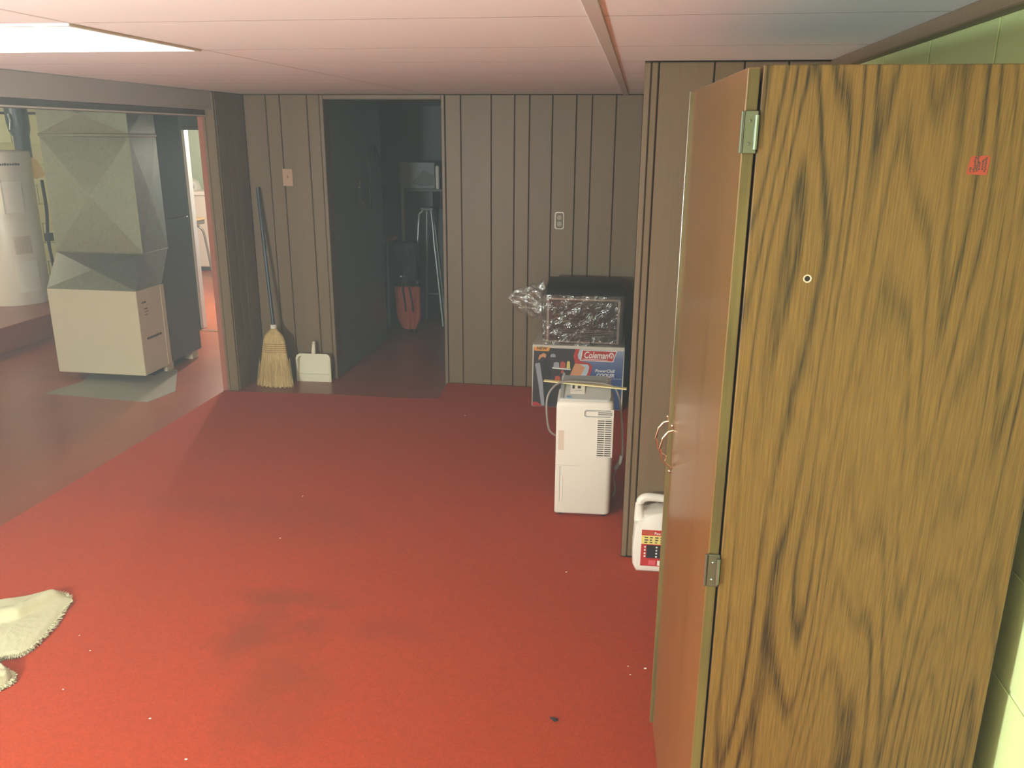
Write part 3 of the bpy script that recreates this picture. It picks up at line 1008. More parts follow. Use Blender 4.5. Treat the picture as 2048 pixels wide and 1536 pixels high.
# ================================================================== WHITE JUG
jg = thing('plastic_jug', 'white plastic jug with moulded handle and red label on the carpet behind the cabinet door', 'jug', (0.148, 3.075, 0), math.radians(2))
out = [(-0.088, 0.0), (0.088, 0.0), (0.102, 0.012), (0.104, 0.10), (0.100, 0.205), (0.086, 0.236), (0.058, 0.262), (0.040, 0.270), (-0.010, 0.262), (-0.040, 0.254), (-0.066, 0.250), (-0.066, 0.225), (-0.080, 0.212), (-0.100, 0.208), (-0.104, 0.10), (-0.103, 0.03)]
G().prism(out, 0.0, 0.112, 0.016, 3).done('body', 'plastwhite', jg, smooth=50)
G().tube([(-0.084, 0.056, 0.205), (-0.085, 0.056, 0.262), (-0.080, 0.056, 0.292), (-0.060, 0.056, 0.307), (-0.02, 0.056, 0.308), (0.03, 0.056, 0.302), (0.055, 0.056, 0.285), (0.060, 0.056, 0.262)], [0.020, 0.017, 0.017, 0.0175, 0.0165, 0.0165, 0.017, 0.018], 12, 4).done('handle', 'plastwhite', jg, smooth=60)
G().lathe([(0.021, 0.262), (0.021, 0.290), (0.019, 0.294)], 0.082 - 0.03, 0.056, 16).xform(Matrix.Translation((0.035, 0, -0.022))).done('cap', 'pwhite', jg, smooth=50)
G().prism([(0.008, 0.192), (0.016, 0.186), (0.036, 0.200), (0.036, 0.240), (0.014, 0.232), (0.006, 0.215)], -0.004, 0.004).done('blue_nozzle', 'pblue2', jg, label='blue plastic piece clipped to the jug')
lb = G().box(-0.072, 0.072, -0.0012, 0.0002, 0.030, 0.190).done('label', 'pred', jg, label='red product label with yellow and black bands')
for nm, x0, x1, z0, z1, m in (('label_band', -0.072, 0.072, 0.128, 0.166, 'pyellow'), ('label_dark', -0.050, 0.070, 0.066, 0.124, 'pblack'), ('label_tint', -0.070, -0.025, 0.170, 0.186, 'pfood'), ('label_pink', -0.040, -0.012, 0.036, 0.056, 'ppink'), ('label_white', -0.004, 0.010, 0.034, 0.056, 'pwhite')):
    G().box(x0, x1, -0.0018, -0.0012, z0, z1).done(nm, m, lb)
g = G()
random.seed(9)
for k in range(3):
    for q in range(6):
        xx = -0.060 + q * 0.021
        g.box(xx, xx + random.uniform(0.008, 0.016), -0.0023, -0.0018, 0.133 + k * 0.011, 0.138 + k * 0.011)
g.done('label_text', 'ink', lb, kind='stuff')
g = G()
for cx in (-0.056, -0.010):
    for k in range(4):
        g.ball((cx, -0.0016, 0.073 + 0.014 * k), 0.0042, 8, 4, (1, 0.25, 1))
g.done('label_dots', 'pwhite', lb, kind='stuff')
text('label_lettering', 'Pou', 0.016, 'pwhite', lb, (-0.022, -0.0018, 0.171), (1, 0, 0), (0, 0, 1), bold=0.0003)

# ================================================================== BROOM, DUSTPAN, SWITCH, OUTLET
br = thing('corn_broom', 'straw corn broom with dark blue handle leaning in the panelled corner', 'broom', (-2.492, 5.325, -0.012))
prof = [(0.000, 0.131, 0.036), (0.05, 0.122, 0.036), (0.12, 0.110, 0.034), (0.185, 0.098, 0.031), (0.235, 0.092, 0.029), (0.275, 0.087, 0.029), (0.315, 0.080, 0.030), (0.345, 0.068, 0.030), (0.368, 0.050, 0.028), (0.385, 0.030, 0.024), (0.400, 0.020, 0.019)]


def bshift(z):
    return (-0.075 * z + 0.004 if z < 0.2 else -0.075 * z + 0.004), 0.28 * z


g = G()
N = 64
rings = []
for z, a, b in prof:
    sx, sy = bshift(z)
    amp = 0.05 if z < 0.24 else 0.03
    rings.append([(sx + a * (1 + amp * math.sin(9 * th * 1.0 + 2 * math.sin(3 * th)) * 0.3) * math.cos(th), sy + (b * (1 + amp * 2 * math.sin(31 * th))) * math.sin(th), z + (0.008 * math.sin(23 * th) + 0.006 if z == 0 else 0)) for th in [2 * PI * i / N for i in range(N)]])
g.loft(rings).done('bristles', 'straw', br, smooth=50)
g = G()
random.seed(11)
for i in range(150):
    th = random.uniform(0, 2 * PI)
    z0 = random.uniform(0.10, 0.2)
    s0, s1 = bshift(z0)
    a0, b0 = 0.112 * math.cos(th), 0.0345 * math.sin(th)
    a1, b1 = (0.131 + random.uniform(-0.01, 0.008)) * math.cos(th + random.uniform(-.06, .06)), 0.040 * math.sin(th)
    g.tube([(s0 + a0, s1 + b0, z0), (0.004 + a1, b1, random.uniform(0.001, 0.015))], 0.0011, 3)
g.done('loose_straw', 'straw', br, kind='stuff')
for z in (0.238, 0.252, 0.266, 0.280, 0.294):
    a = 0.0925 - (z - 0.235) * 0.13
    sx, sy = bshift(z)
    G().tube([(sx + (a + 0.001) * math.cos(t), sy + 0.0315 * math.sin(t), z) for t in [2 * PI * i / 32 for i in range(33)]], 0.0018, 5).done('stitching', 'stitch', br)
cs = bshift(0.40)
G().lathe([(0.0215, 0.395), (0.0215, 0.418), (0.018, 0.424)], cs[0], cs[1], 14).done('collar', 'plastwhite', br)
G().tube([(cs[0], cs[1], 0.40), (-0.122, 0.235, 1.362)], 0.0125, 10).done('handle', 'bluehandle', br, smooth=60)

dp = thing('dustpan', 'cream plastic dustpan standing against the panelling beside the broom', 'dustpan', (-2.262, 5.490, -0.012), math.radians(3))
lean = Matrix.Rotation(math.radians(-14), 4, 'X')
g = G()
g.prism([(-0.126, 0.0), (0.126, 0.0), (0.126, 0.160), (0.118, 0.186), (0.100, 0.197), (-0.100, 0.197), (-0.118, 0.186), (-0.126, 0.160)], 0.0, 0.003)
g.xform(lean).done('pan', 'creamplast', dp)
g = G()
o_ = [(-0.128, 0.0), (-0.128, 0.165), (-0.120, 0.190), (-0.100, 0.202), (0.100, 0.202), (0.120, 0.190), (0.128, 0.165), (0.128, 0.0)]
i_ = [(-0.113, 0.0), (-0.113, 0.160), (-0.108, 0.176), (-0.096, 0.184), (0.096, 0.184), (0.108, 0.176), (0.113, 0.160), (0.113, 0.0)]
for k in range(7):
    a, b, c, d = o_[k], o_[k + 1], i_[k + 1], i_[k]
    da = lambda p: -0.004 - 0.040 * min(1.0, max(0.0, p[1] / 0.16))
    g.hexa([(a[0], 0.0, a[1]), (b[0], 0.0, b[1]), (c[0], 0.0, c[1]), (d[0], 0.0, d[1]), (a[0], da(a), a[1]), (b[0], da(b), b[1]), (c[0], da(c), c[1]), (d[0], da(d), d[1])])
g.xform(lean).done('rim', 'creamplast', dp)
G().hexa([(-0.112, 0.0, 0.0), (0.112, 0.0, 0.0), (0.112, 0.0, 0.058), (-0.112, 0.0, 0.058), (-0.112, -0.004, 0.0), (0.112, -0.004, 0.0), (0.112, -0.0115, 0.056), (-0.112, -0.0115, 0.056)]).xform(lean).done('lip', 'creamplast', dp)
g = G()
g.prism([(-0.012, 0.190), (0.012, 0.190), (0.014, 0.215), (0.010, 0.285), (0.005, 0.292), (-0.005, 0.292), (-0.010, 0.285), (-0.014, 0.215)], -0.038, -0.020, 0.004)
g.xform(lean).done('handle', 'creamplast', dp, smooth=50)
G().prism([(0.004 * math.cos(a), 0.277 + 0.006 * math.sin(a)) for a in [2 * PI * i / 10 for i in range(10)]], -0.0388, -0.0375).xform(lean).done('hang_hole', 'switchpl', dp)

sw = thing('light_switch', 'tan light switch plate on the panelling left of the dark doorway', 'switch', (-2.400, 5.5895, 1.418))
G().box(-0.036, 0.036, -0.006, -0.0003, -0.058, 0.058, 0.003, 2).done('plate', 'switchpl', sw)
G().box(-0.005, 0.005, -0.0165, -0.0065, -0.004, 0.014, 0.002).done('toggle', 'switchpl', sw)
for z in (-0.030, 0.030):
    G().ball((0, -0.0062, z), 0.003, 8, 4, (1, 0.4, 1)).done('screw', 'outrim', sw)

ou = thing('wall_outlet', 'brown double socket outlet with worn pale rim on the back panelling', 'outlet', (-0.518, 5.5895, 1.165))


def octo(w_, h_, c):
    return [(-w_ + c, -h_), (w_ - c, -h_), (w_, -h_ + c), (w_, h_ - c), (w_ - c, h_), (-w_ + c, h_), (-w_, h_ - c), (-w_, -h_ + c)]


G().prism(octo(0.031, 0.056, 0.010), -0.006, -0.0003).done('rim', 'outrim', ou)
G().prism(octo(0.0255, 0.0505, 0.008), -0.0072, -0.0061).done('plate', 'outbrown', ou)
for z in (-0.021, 0.021):
    so = G().prism([(0.015 * math.cos(a), z + 0.0165 * max(-0.86, min(0.86, math.sin(a)))) for a in [2 * PI * i / 20 for i in range(20)]], -0.0105, -0.0073).done('socket', 'outsock', ou)
    G().box(-0.0065, -0.0045, -0.0112, -0.0106, z - 0.003, z + 0.006).box(0.0045, 0.0065, -0.0112, -0.0106, z - 0.003, z + 0.006).done('socket_slots', 'slot', so)

# ================================================================== FURNACE AND DUCT
FX0, FX1 = -4.105, -3.425
fu = thing('furnace', 'cream and grey basement furnace with galvanised return duct on the red painted floor', 'furnace', ((FX0 + FX1) / 2, 5.25, -0.012))
HW = (FX1 - FX0) / 2
rb = G().box(-HW, HW, 0.0, 0.315, 0.052, 0.662, 0.004).done('filter_cabinet', 'furncream', fu, label='cream sheet-metal filter cabinet at the front')
G().box(-HW, HW, 0.318, 0.795, 0.062, 1.110, 0.005).done('furnace_body', 'furngrey', fu, label='grey enamelled furnace body, its tone lowered for shade')
G().box(HW - 0.0005, HW + 0.003, 0.300, 0.345, 0.062, 0.660).done('corner_strip', 'furncream', fu)
for x0, y0 in ((HW - 0.10, 0.31), (HW - 0.10, 0.68), (-HW + 0.02, 0.31), (-HW + 0.02, 0.68)):
    G().box(x0, x0 + 0.08, y0, y0 + 0.09, 0.0, 0.061).done('foot_block', 'furncream', fu)
G().box(-HW + 0.03, HW - 0.05, 0.18, 0.60, 0.001, 0.05).done('base_fill', 'blackmatte', fu)  # black box filling the space under the furnace
# printed marks on the shaded side of the filter cabinet
g = G()
random.seed(2)
y = 0.070
while y < 0.235:
    wd = random.uniform(0.008, 0.022)
    g.box(HW + 0.0002, HW + 0.0012, y, y + wd, 0.300 + random.uniform(0, 0.003), 0.318)
    y += wd + 0.004
for y0, z0, wd, h in ((0.055, 0.565, 0.05, 0.012), (0.075, 0.520, 0.045, 0.006), (0.075, 0.500, 0.050, 0.005), (0.075, 0.478, 0.040, 0.005)):
    g.box(HW + 0.0002, HW + 0.0012, y0, y0 + wd, z0, z0 + h)
g.done('side_lettering', 'ink', rb, kind='stuff')


def crossbreak(g, a, b, c, d, dep):
    """a sheet panel with a raised X cross-break; a..d corners in order"""
    A = [Vector(p) for p in (a, b, c, d)]
    m = sum(A, Vector()) / 4 + (A[1] - A[0]).cross(A[3] - A[0]).normalized() * dep
    vs = [g.b.verts.new(p) for p in A] + [g.b.verts.new(m)]
    for i in range(4):
        g.b.faces.new((vs[i], vs[(i + 1) % 4], vs[4]))
    return g


dct = G()
y0t, y1t, z0t, z1t = 0.006, 0.135, 0.664, 0.905
crossbreak(dct, (-HW, y0t, z0t), (HW, y0t, z0t), (HW + 0.004, y1t, z1t), (-HW + 0.02, y1t, z1t), 0.030)
crossbreak(dct, (HW, y0t, z0t), (HW, 0.33, z0t), (HW, 0.46, z1t), (HW + 0.004, y1t, z1t), 0.006)
dct.b.faces.new([dct.b.verts.new(p) for p in ((-HW, 0.33, z0t), (-HW, y0t, z0t), (-HW + 0.02, y1t, z1t), (-HW + 0.02, 0.46, z1t))])
dct.b.faces.new([dct.b.verts.new(p) for p in ((-HW, 0.33, z0t), (-HW + 0.02, 0.46, z1t), (HW, 0.46, z1t), (HW, 0.33, z0t))])
dct.done('duct_transition', 'galv', fu)
dct = G()
L, Rr = -HW + 0.02, HW + 0.004
crossbreak(dct, (L, y1t, z1t + 0.004), (Rr, y1t, z1t + 0.004), (Rr, y1t, 1.690), (L, y1t, 1.690), 0.022)
crossbreak(dct, (Rr, y1t, z1t + 0.004), (Rr, 0.46, z1t + 0.004), (Rr, 0.46, 1.690), (Rr, y1t, 1.690), 0.010)
crossbreak(dct, (L, 0.46, z1t + 0.004), (L, y1t, z1t + 0.004), (L, y1t, 1.690), (L, 0.46, 1.690), 0.010)
dct.done('return_duct', 'galv', fu)
dct = G()
crossbreak(dct, (L, y1t - 0.004, 1.712), (Rr, y1t - 0.004, 1.712), (Rr, y1t - 0.004, 1.965), (L, y1t - 0.004, 1.965), 0.028)
crossbreak(dct, (Rr, y1t - 0.004, 1.712), (Rr, 0.46, 1.712), (Rr, 0.46, 1.965), (Rr, y1t - 0.004, 1.965), 0.006)
crossbreak(dct, (L, 0.46, 1.712), (L, y1t - 0.004, 1.712), (L, y1t - 0.004, 1.965), (L, 0.46, 1.965), 0.006)
dct.done('upper_duct', 'galv', fu)
G().box(L - 0.006, Rr + 0.006, y1t - 0.012, 0.465, 1.6915, 1.7105, 0.003).done('duct_seam', 'galv', fu)
G().box(L - 0.004, Rr + 0.004, y1t - 0.006, 0.462, z1t - 0.002, z1t + 0.0035, 0.001).done('duct_seam', 'galv', fu)
G().box(-HW + 0.03, HW, 0.470, 0.795, 1.112, 1.965, 0.004).done('supply_plenum', 'plenum', fu, label='galvanised supply plenum above the furnace body, darkened in colour for shade')

# ================================================================== WATER HEATER AND PIPES
wh = thing('water_heater', 'tall white electric water heater standing on the raised concrete at far left', 'water heater', (-5.70, 6.91, 0.1905))
R_ = 0.27
G().lathe([(R_ - 0.004, 0.0), (R_, 0.02), (R_, 1.335), (R_ - 0.008, 1.352), (R_ - 0.05, 1.360), (0.0001, 1.366)], n=48).done('tank', 'heater', wh, smooth=40)


def curved(a0, a1, z0, z1, t, name, mat, parent=wh, lift=0.0):
    g = G()
    n_ = 8
    inn = [(math.radians(a0 + (a1 - a0) * i / n_)) for i in range(n_ + 1)]
    ring_ = lambda z: [((R_ + lift) * math.cos(a), (R_ + lift) * math.sin(a), z) for a in inn] + [((R_ + lift + t) * math.cos(a), (R_ + lift + t) * math.sin(a), z) for a in reversed(inn)]
    return g.loft([ring_(z0), ring_(z1)]).done(name, mat, parent)


curved(-50, -17, 0.83, 1.10, 0.012, 'access_panel', 'plastwhite')
curved(-47, -8, 0.12, 0.40, 0.012, 'access_panel', 'plastwhite')
curved(-52, -50.2, 0.82, 1.11, 0.016, 'panel_edge', 'plastwhite')
rl = curved(-44, -12, 0.46, 0.62, 0.0012, 'rating_label', 'labeltan')
g = G()
for k in range(9):
    for a in range(-42, -15, 5):
        ar = math.radians(a + 1)
        c = Vector(((R_ + 0.0018) * math.cos(ar), (R_ + 0.0018) * math.sin(ar), 0.455 + 0.016 * k))
        g.box(c.x - 0.007, c.x + 0.007, c.y - 0.0008, c.y + 0.0008, c.z + 0.02, c.z + 0.026)
g.done('label_text', 'plastmid', rl, kind='stuff')
g = G()
random.seed(4)
a = -50.0
while a < -14:
    d = random.uniform(2.0, 4.0)
    a0, a1 = math.radians(a), math.radians(a + d)
    zz = 1.235
    h = random.uniform(0.016, 0.022)
    p = lambda q, z, rr: (rr * math.cos(q), rr * math.sin(q), z)
    g.hexa([p(a0, zz, R_ + 0.0002), p(a1, zz, R_ + 0.0002), p(a1, zz, R_ + 0.0014), p(a0, zz, R_ + 0.0014), p(a0, zz + h, R_ + 0.0002), p(a1, zz + h, R_ + 0.0002), p(a1, zz + h, R_ + 0.0014), p(a0, zz + h, R_ + 0.0014)])
    a += d + 0.9
g.done('brand_mark', 'ink', wh, kind='stuff')
G().prism([(0.0, 1.30), (0.045, 1.28), (0.105, 1.14), (0.02, 1.105), (-0.005, 1.12)], -0.001, 0.0).xform(Matrix.Translation((R_ * math.cos(0.60), R_ * math.sin(0.60), 0)) @ Matrix.Rotation(math.radians(34), 4, 'Z')).done('energy_tag', 'yellowtag', wh, label='yellow and orange card tag curling off the tank side')
G().tube([(0.02, -0.15, 1.355), (0.02, -0.15, 1.47), (0.0, -0.16, 1.50), (-0.05, -0.17, 1.505), (-0.10, -0.18, 1.50)], 0.013, 8, 3).done('water_pipe', 'copper', wh, smooth=60)

vp = thing('vent_pipe', 'dark pipe hanging down behind the water heater from an overhead black line', 'pipe', (-5.84, 7.45, 0))
G().tube([(-0.02, 0, 1.96), (-0.015, 0, 1.80), (-0.01, 0, 1.73), (0.0, 0, 1.67), (0.0, 0, 1.50), (0.0, 0, 1.30)], [0.10, 0.10, 0.095, 0.072, 0.070, 0.07], 14).done('pipe_body', 'bluehandle', vp, smooth=50)
G().tube([(-1.0, -0.02, 1.885), (0.70, -0.02, 1.873)], 0.012, 8).done('cross_pipe', 'black', vp)
G().tube([(-0.01, -0.115, 1.87), (0.0, -0.115, 1.80), (-0.02, -0.11, 1.73)], 0.012, 8, 3).done('conduit', 'silver', vp)
dp2 = thing('drain_hose', 'thin black hose running down the block wall behind the water heater', 'hose', (-6.02, 7.80, 0.1905))
G().tube([(-0.02, 0.10, 1.05), (0.0, 0.08, 0.75), (-0.01, 0.05, 0.45), (0.03, 0.02, 0.16), (0.06, -0.05, 0.018)], 0.016, 8, 4).done('hose', 'blackmatte', dp2, smooth=60)
G().box(-0.03, 0.03, 0.02, 0.09, 0.44, 0.52, 0.004).done('clamp', 'black', dp2)

# ================================================================== LAUNDRY
fz = thing('chest_freezer', 'white chest appliance at the far end of the laundry seen past the furnace', 'appliance', (-5.36, 10.12, -0.012))
G().box(-0.37, 0.40, 0.0, 0.62, 0.05, 0.955, 0.012, 2).done('cabinet', 'heater', fz)
G().box(-0.375, 0.405, -0.008, 0.625, 0.96, 1.012, 0.010, 2).done('lid', 'plastwhite', fz)
G().box(-0.35, 0.38, 0.03, 0.60, 0.0, 0.049).done('base', 'blackmatte', fz)
wm = thing('washing_machine', 'white washing machine with knobbed control console left of the chest appliance', 'washer', (-6.07, 10.12, -0.012))
G().box(-0.32, 0.32, 0.0, 0.62, 0.02, 0.95, 0.012, 2).done('cabinet', 'heater', wm)
cn = G().prism([(-0.32, 0.952), (0.235, 0.952), (0.232, 1.03), (0.205, 1.10), (0.15, 1.145), (0.08, 1.165), (-0.32, 1.165)], 0.45, 0.60, 0.01).done('console', 'plastwhite', wm, smooth=40)
G().lathe([(0.045, 0.0), (0.045, 0.012), (0.032, 0.022), (0.028, 0.05)], n=18).xform(Matrix.Translation((0.17, 0.45, 1.045)) @ Matrix.Rotation(math.radians(90), 4, 'X')).done('knob', 'plastmid', cn, smooth=40)
dk = thing('school_desk', 'small desk with pale wood top and bent metal legs in the laundry', 'desk', (-5.655, 9.45, -0.012))
G().box(-0.40, 0.42, -0.22, 0.22, 0.715, 0.735, 0.004).done('desktop', 'deskwood', dk)
G().box(-0.38, 0.40, -0.20, 0.20, 0.660, 0.714, 0.006).done('book_tray', 'deskmetal', dk)
for sx in (-1, 1):
    for sy in (-1, 1):
        G().tube([(sx * 0.28 + 0.02, sy * 0.12, 0.66), (sx * 0.37 + 0.01, sy * 0.14, 0.60), (sx * 0.395 + 0.01, sy * 0.16, 0.48), (sx * 0.43 + 0.01, sy * 0.19, 0.02), (sx * 0.432 + 0.01, sy * 0.19, 0.001)], 0.014, 8, 3).done('leg', 'deskmetal', dk, smooth=60)

# ================================================================== CLOSET THINGS
wk = thing('walking_frame', 'folding aluminium walking frame with dusty pink grips in the dark doorway', 'walker', (-1.99, 7.22, -0.012))
for sy in (0.0, 0.14):
    G().tube([(-0.26, sy - 0.04, 0.0), (-0.262, sy, 0.60), (-0.262, sy, 0.775), (-0.24, sy, 0.812), (-0.18, sy, 0.825)], 0.013, 8, 4).done('side_frame', 'silver', wk, smooth=60)
G().tube([(-0.245, 0.0, 0.812), (-0.16, 0.0, 0.832)], 0.021, 10).done('grip', 'pinkgrip', wk, smooth=60)
G().tube([(-0.245, 0.14, 0.812), (-0.16, 0.14, 0.832)], 0.021, 10).done('grip', 'pinkgrip', wk, smooth=60)
G().box(-0.20, 0.04, 0.02, 0.12, 0.44, 0.80, 0.03, 2).done('seat_pad', 'blackmatte', wk)
for xx in (-0.262, 0.02):
    G().tube([(xx, 0.05, 0.42), (xx + 0.01, -0.06, 0.06), (xx + 0.02, -0.09, 0.0)], 0.014, 8).done('leg', 'blackmatte', wk, smooth=60)
bg = thing('orange_bag', 'orange cloth bag with black straps hanging from the walking frame in the doorway', 'bag', (-1.99, 7.05, 0.42))


def bagf(u, v):
    th = u * 2 * PI
    z = -0.375 * v
    hw = 0.118 * (1 - 0.10 * v) if v < 0.75 else 0.118 * (0.925 - 0.42 * ((v - 0.75) / 0.25))
    dpt = 0.035 + 0.02 * math.sin(PI * v)
    q = 0.010 * math.sin(5 * th + 4 * v) + 0.006 * math.sin(11 * th)
    return (hw * math.cos(th) + 0.018 * v, (dpt + q) * math.sin(th), z)


G().grid(bagf, 40, 14).done('pouch', 'orange', bg, smooth=180)
for x0, x1 in ((-0.03, -0.005), (0.028, 0.06)):
    G().tube([(-0.01, 0.192, 0.30), (-0.01, -0.035, 0.16), (x0, -0.05, 0.02), (x1, -0.064, -0.13), (x1 + 0.004, -0.062, -0.21)], 0.008, 6, 3).done('strap', 'blackmatte', bg)
G().box(-0.045, -0.012, -0.055, -0.045, 0.095, 0.108).done('buckle', 'silver', bg)

sl = thing('step_stool', 'grey metal tube stand with splayed legs in the dark doorway', 'stool', (-1.885, 7.50, -0.012))
for pts in ([(-0.06, 0, 1.06), (-0.105, -0.02, 0.92), (-0.135, -0.05, 0.0)], [(0.015, 0, 1.06), (0.045, -0.03, 0.80), (0.125, -0.06, 0.0)], [(-0.05, 0.10, 1.06), (-0.09, 0.16, 0.0)], [(0.01, 0.10, 1.06), (0.10, 0.16, 0.0)]):
    G().tube(pts, 0.015, 8, 3).done('leg', 'silver', sl, smooth=60)
G().box(-0.085, 0.04, -0.02, 0.12, 1.06, 1.085, 0.01).done('top_plate', 'greybox', sl)
G().tube([(-0.13, -0.035, 0.30), (0.09, -0.045, 0.30)], 0.010, 8).done('brace', 'silver', sl)
mp = thing('mop_handle', 'pale straight handle leaning upright in the dark doorway', 'mop', (-2.13, 7.45, -0.012))
G().tube([(0.01, 0, 0.10), (-0.02, 0.10, 1.28)], 0.017, 10).done('pole', 'mopwood', mp, smooth=60)
G().lathe([(0.05, 0.0), (0.05, 0.04), (0.03, 0.10), (0.02, 0.14)], 0.012, 0.0, 16).done('mop_head', 'greybox', mp, smooth=60)
shf = thing('closet_shelf', 'dark shelf across the back of the closet', 'shelf', (-1.9, 7.945, 1.235))
G().box(-0.84, 0.84, -0.36, 0.0, -0.025, 0.0, 0.002).done('board', 'furngrey', shf)
for sx in (-0.7, 0.0, 0.7):
    G().box(sx - 0.012, sx + 0.012, -0.30, -0.001, -0.20, -0.026).done('bracket', 'furngrey', shf)
gb = thing('grey_carton', 'grey cardboard carton on the closet shelf', 'box', (-2.02, 7.60, 1.2355))
G().box(-0.165, 0.165, 0, 0.28, 0, 0.232, 0.004).done('carton', 'greybox', gb)
G().prism([(-0.05, 0.05), (0.03, 0.02), (0.155, 0.03), (0.155, 0.12), (0.06, 0.17), (0.0, 0.10)], -0.002, -0.0005).done('dark_print', 'furngrey', gb)
wt = thing('glint_tube', 'white tube made up to give a glint at the right end of the closet shelf', 'tube', (-1.825, 7.585, 1.2355))  # made-up tube that stands for a bright glint beside the carton
G().lathe([(0.016, 0.0), (0.018, 0.02), (0.018, 0.195), (0.012, 0.205)], n=12).done('tube_body', 'plastwhite', wt, smooth=50)
hk = thing('metal_scoop', 'oval metal scoop hanging on the closet side wall', 'scoop', (-2.1215, 6.24, 1.345))
G().loft([[(0.006 + 0.010 * math.sin(PI * k / 8), 0.055 * math.sin(PI * k / 8) ** 0.6 * s, -0.175 * k / 8) for s in (-1, -0.5, 0.5, 1)] for k in range(1, 8)], closed=False, cap=False).done('blade', 'silver', hk, smooth=60)
G().tube([(0.001, 0, 0.02), (0.012, 0, 0.01), (0.012, 0, -0.03)], 0.004, 6, 3).done('hook', 'chrome', hk)
G().ball((0.018, 0.012, -0.145), 0.010, 8, 6).done('rivet', 'chrome', hk)
cl = thing('hanging_cable', 'loop of grey cable hanging high on the closet side wall', 'cable', (-2.1215, 6.62, 1.60))
G().tube([(0.012, -0.13, -0.45), (0.012, -0.14, -0.20), (0.014, -0.10, -0.04), (0.014, 0.0, 0.02), (0.014, 0.10, -0.03), (0.012, 0.16, -0.15), (0.012, 0.17, -0.5)], 0.010, 8, 4).done('cable_loop', 'furngrey', cl, smooth=60)
G().tube([(0.001, 0.0, 0.006), (0.024, 0.0, 0.006), (0.028, 0.0, 0.022)], 0.004, 6).done('peg', 'chrome', cl)

# ================================================================== CLOTHS ON THE CARPET
def heightcloth(name, outline, hfun, base, label):
    """a cloth as a closed sheet: top follows hfun, edges curl down to the carpet"""
    cx = sum(p[0] for p in outline) / len(outline)
    cy = sum(p[1] for p in outline) / len(outline)
    pts = [Vector((p[0], p[1], 0)) for p in outline]
    dense = []
    for i in range(len(pts)):
        a, b, c, d = pts[i - 1], pts[i], pts[(i + 1) % len(pts)], pts[(i + 2) % len(pts)]
        for s in range(10):
            t = s / 10
            dense.append(0.5 * ((2 * b) + (c - a) * t + (2 * a - 5 * b + 4 * c - d) * t * t + (3 * b - a - 3 * c + d) * t ** 3))
    g = G()
    rings_ = []
    for k, sc in enumerate([1.0, 1.0, 0.985, 0.965, 0.94, 0.91, 0.88, 0.84] + [0.80 - 0.04 * q for q in range(20)]):
        rr = []
        for i, p in enumerate(dense):
            j = random.uniform(-0.0020, 0.0020) if k < 3 else 0
            x = cx + (p.x - cx) * sc + j
            y = cy + (p.y - cy) * sc + j
            e = min(1.0, (1 - sc) / 0.14)
            z = 0.0015 if k == 0 else 0.008 + (hfun(x, y) - 0.008) * e ** 0.7
            rr.append((x - base[0], y - base[1], z))
        rings_.append(rr)
    g.loft(rings_)
    t = thing(name, label, 'cloth', (base[0], base[1], 0))
    g.done('fabric', 'cloth', t, smooth=70)
    g = G()
    for i, p in enumerate(dense):
        for q in range(5):
            n2 = dense[(i + 1) % len(dense)]
            f = random.random()
            o = p + (n2 - p) * f
            dirv = Vector((o.x - cx, o.y - cy, 0)).normalized()
            tip = o + dirv * random.uniform(0.004, 0.014) + Vector((random.uniform(-.003, .003), random.uniform(-.003, .003), 0))
            z0 = random.uniform(0.003, 0.013)
            g.tube([(o.x - base[0] - dirv.x * 0.004, o.y - base[1] - dirv.y * 0.004, z0), (tip.x - base[0], tip.y - base[1], max(0.002, z0 + random.uniform(-0.006, 0.004)))], 0.0014, 3)
    g.done('fringe', 'cloth', t, kind='stuff')
    return t


random.seed(21)


def h1(x, y):
    # a folded-over upper layer at the far left, a flatter spread part in front of it
    s1 = -(x + 2.145) * 0.42 + (y - 2.352) * 0.91 + 0.010 * math.sin(22 * x)
    s2 = -(x + 2.125) + 0.35 * (y - 2.42)
    q = min(s1, s2)
    step = 1 / (1 + math.exp(-max(-60.0, min(60.0, q / 0.004))))
    ridge = math.exp(-((q - 0.03) / 0.025) ** 2)
    n1 = mnoise.noise(Vector((x * 9, y * 9, 0.3)))
    n2 = mnoise.noise(Vector((x * 60, y * 60, 1.7)))
    return 0.014 + 0.022 * step + 0.010 * ridge + 0.007 * n1 + 0.0016 * n2


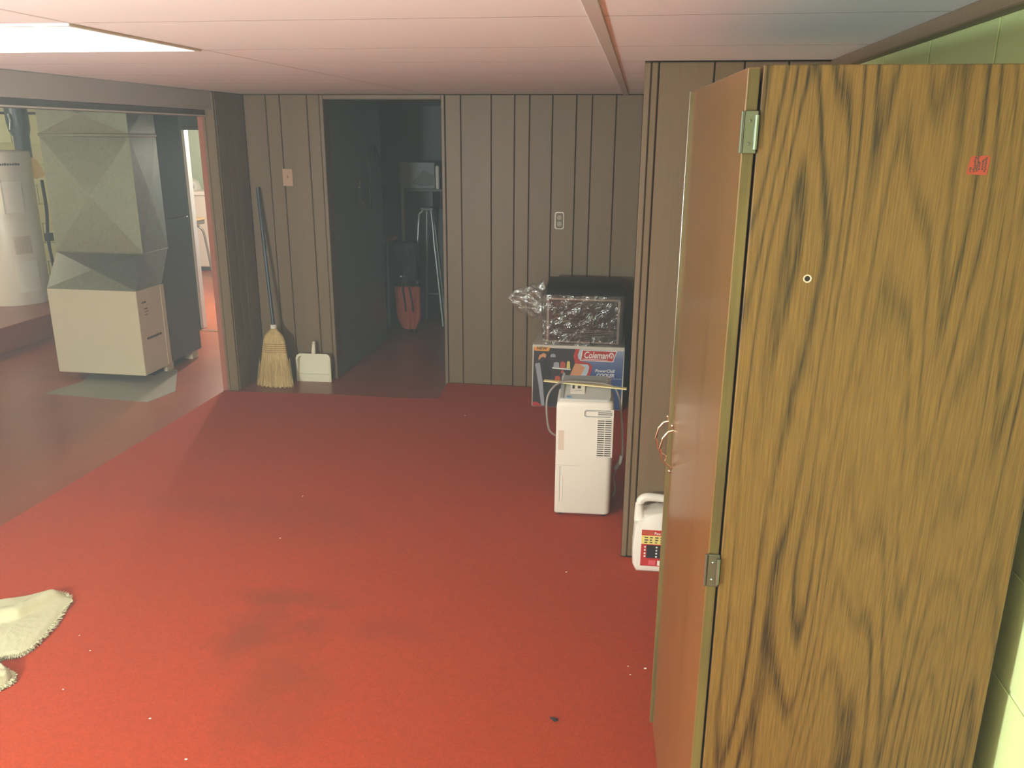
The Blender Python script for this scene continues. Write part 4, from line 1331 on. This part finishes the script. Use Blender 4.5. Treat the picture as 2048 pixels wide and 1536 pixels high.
heightcloth('cream_rag', [(-2.05, 2.487), (-2.095, 2.525), (-2.16, 2.53), (-2.225, 2.475), (-2.32, 2.42), (-2.45, 2.38), (-2.47, 2.22), (-2.33, 2.10), (-2.15, 2.085), (-2.06, 2.105), (-2.038, 2.135), (-2.002, 2.155), (-1.985, 2.20), (-1.995, 2.28), (-2.01, 2.36), (-2.035, 2.43)], h1, (-2.2, 2.3), 'crumpled cream cloth with a fold, lying on the red carpet at far left')


def h2(x, y):
    return 0.030 + 0.014 * math.cos((x + 2.08) * 9) + 0.006 * mnoise.noise(Vector((x * 40, y * 40, 0.0)))


heightcloth('cream_rag', [(-1.935, 1.985), (-1.925, 2.025), (-1.955, 2.060), (-2.02, 2.078), (-2.12, 2.065), (-2.20, 2.01), (-2.16, 1.945), (-2.05, 1.93), (-1.97, 1.95)], h2, (-2.06, 2.02), 'small shaggy cream cloth bundle in front of the larger cloth')

# ================================================================== CRUMBS
cb = G()
for dx, dy, r in ((0, 0, 0.006), (0.007, -0.003, 0.005), (-0.007, 0.004, 0.0045), (0.010, 0.003, 0.003), (0.003, -0.006, 0.004)):
    cb.ball((dx, dy, r * 0.7), r, 8, 5, (1.2, 0.9, 0.7))
tag(cb.done('dark_crumb', 'crumb', loc=(-0.18, 2.123, 0.0002)), 'small black crumb lying on the carpet near the lower centre', 'crumb')
for x, y, s in ((0.096, 2.423, 1.3), (0.039, 2.427, 0.7), (0.047, 2.382, 0.8), (-1.39, 1.935, 1.1), (-1.193, 1.792, 1.2), (-1.786, 2.223, 0.8), (-1.488, 3.113, 1.0), (-1.025, 4.883, 1.2), (-1.562, 3.551, 1.0), (-1.74, 2.02, 0.8), (-0.22, 3.02, 1.1), (-1.88, 2.3, 0.6)):
    g = G()
    g.ball((0, 0, 0.0016 * s), 0.0032 * s, 7, 4, (1, 0.7, 0.5)).ball((0.002 * s, 0.001, 0.0016 * s), 0.0022 * s, 6, 4, (1, 1, 0.6))
    tag(g.done('lint_speck', 'lint', loc=(x, y, 0.0002)), 'tiny white lint speck lying on the red carpet', 'lint', 'white lint specks scattered over the carpet')
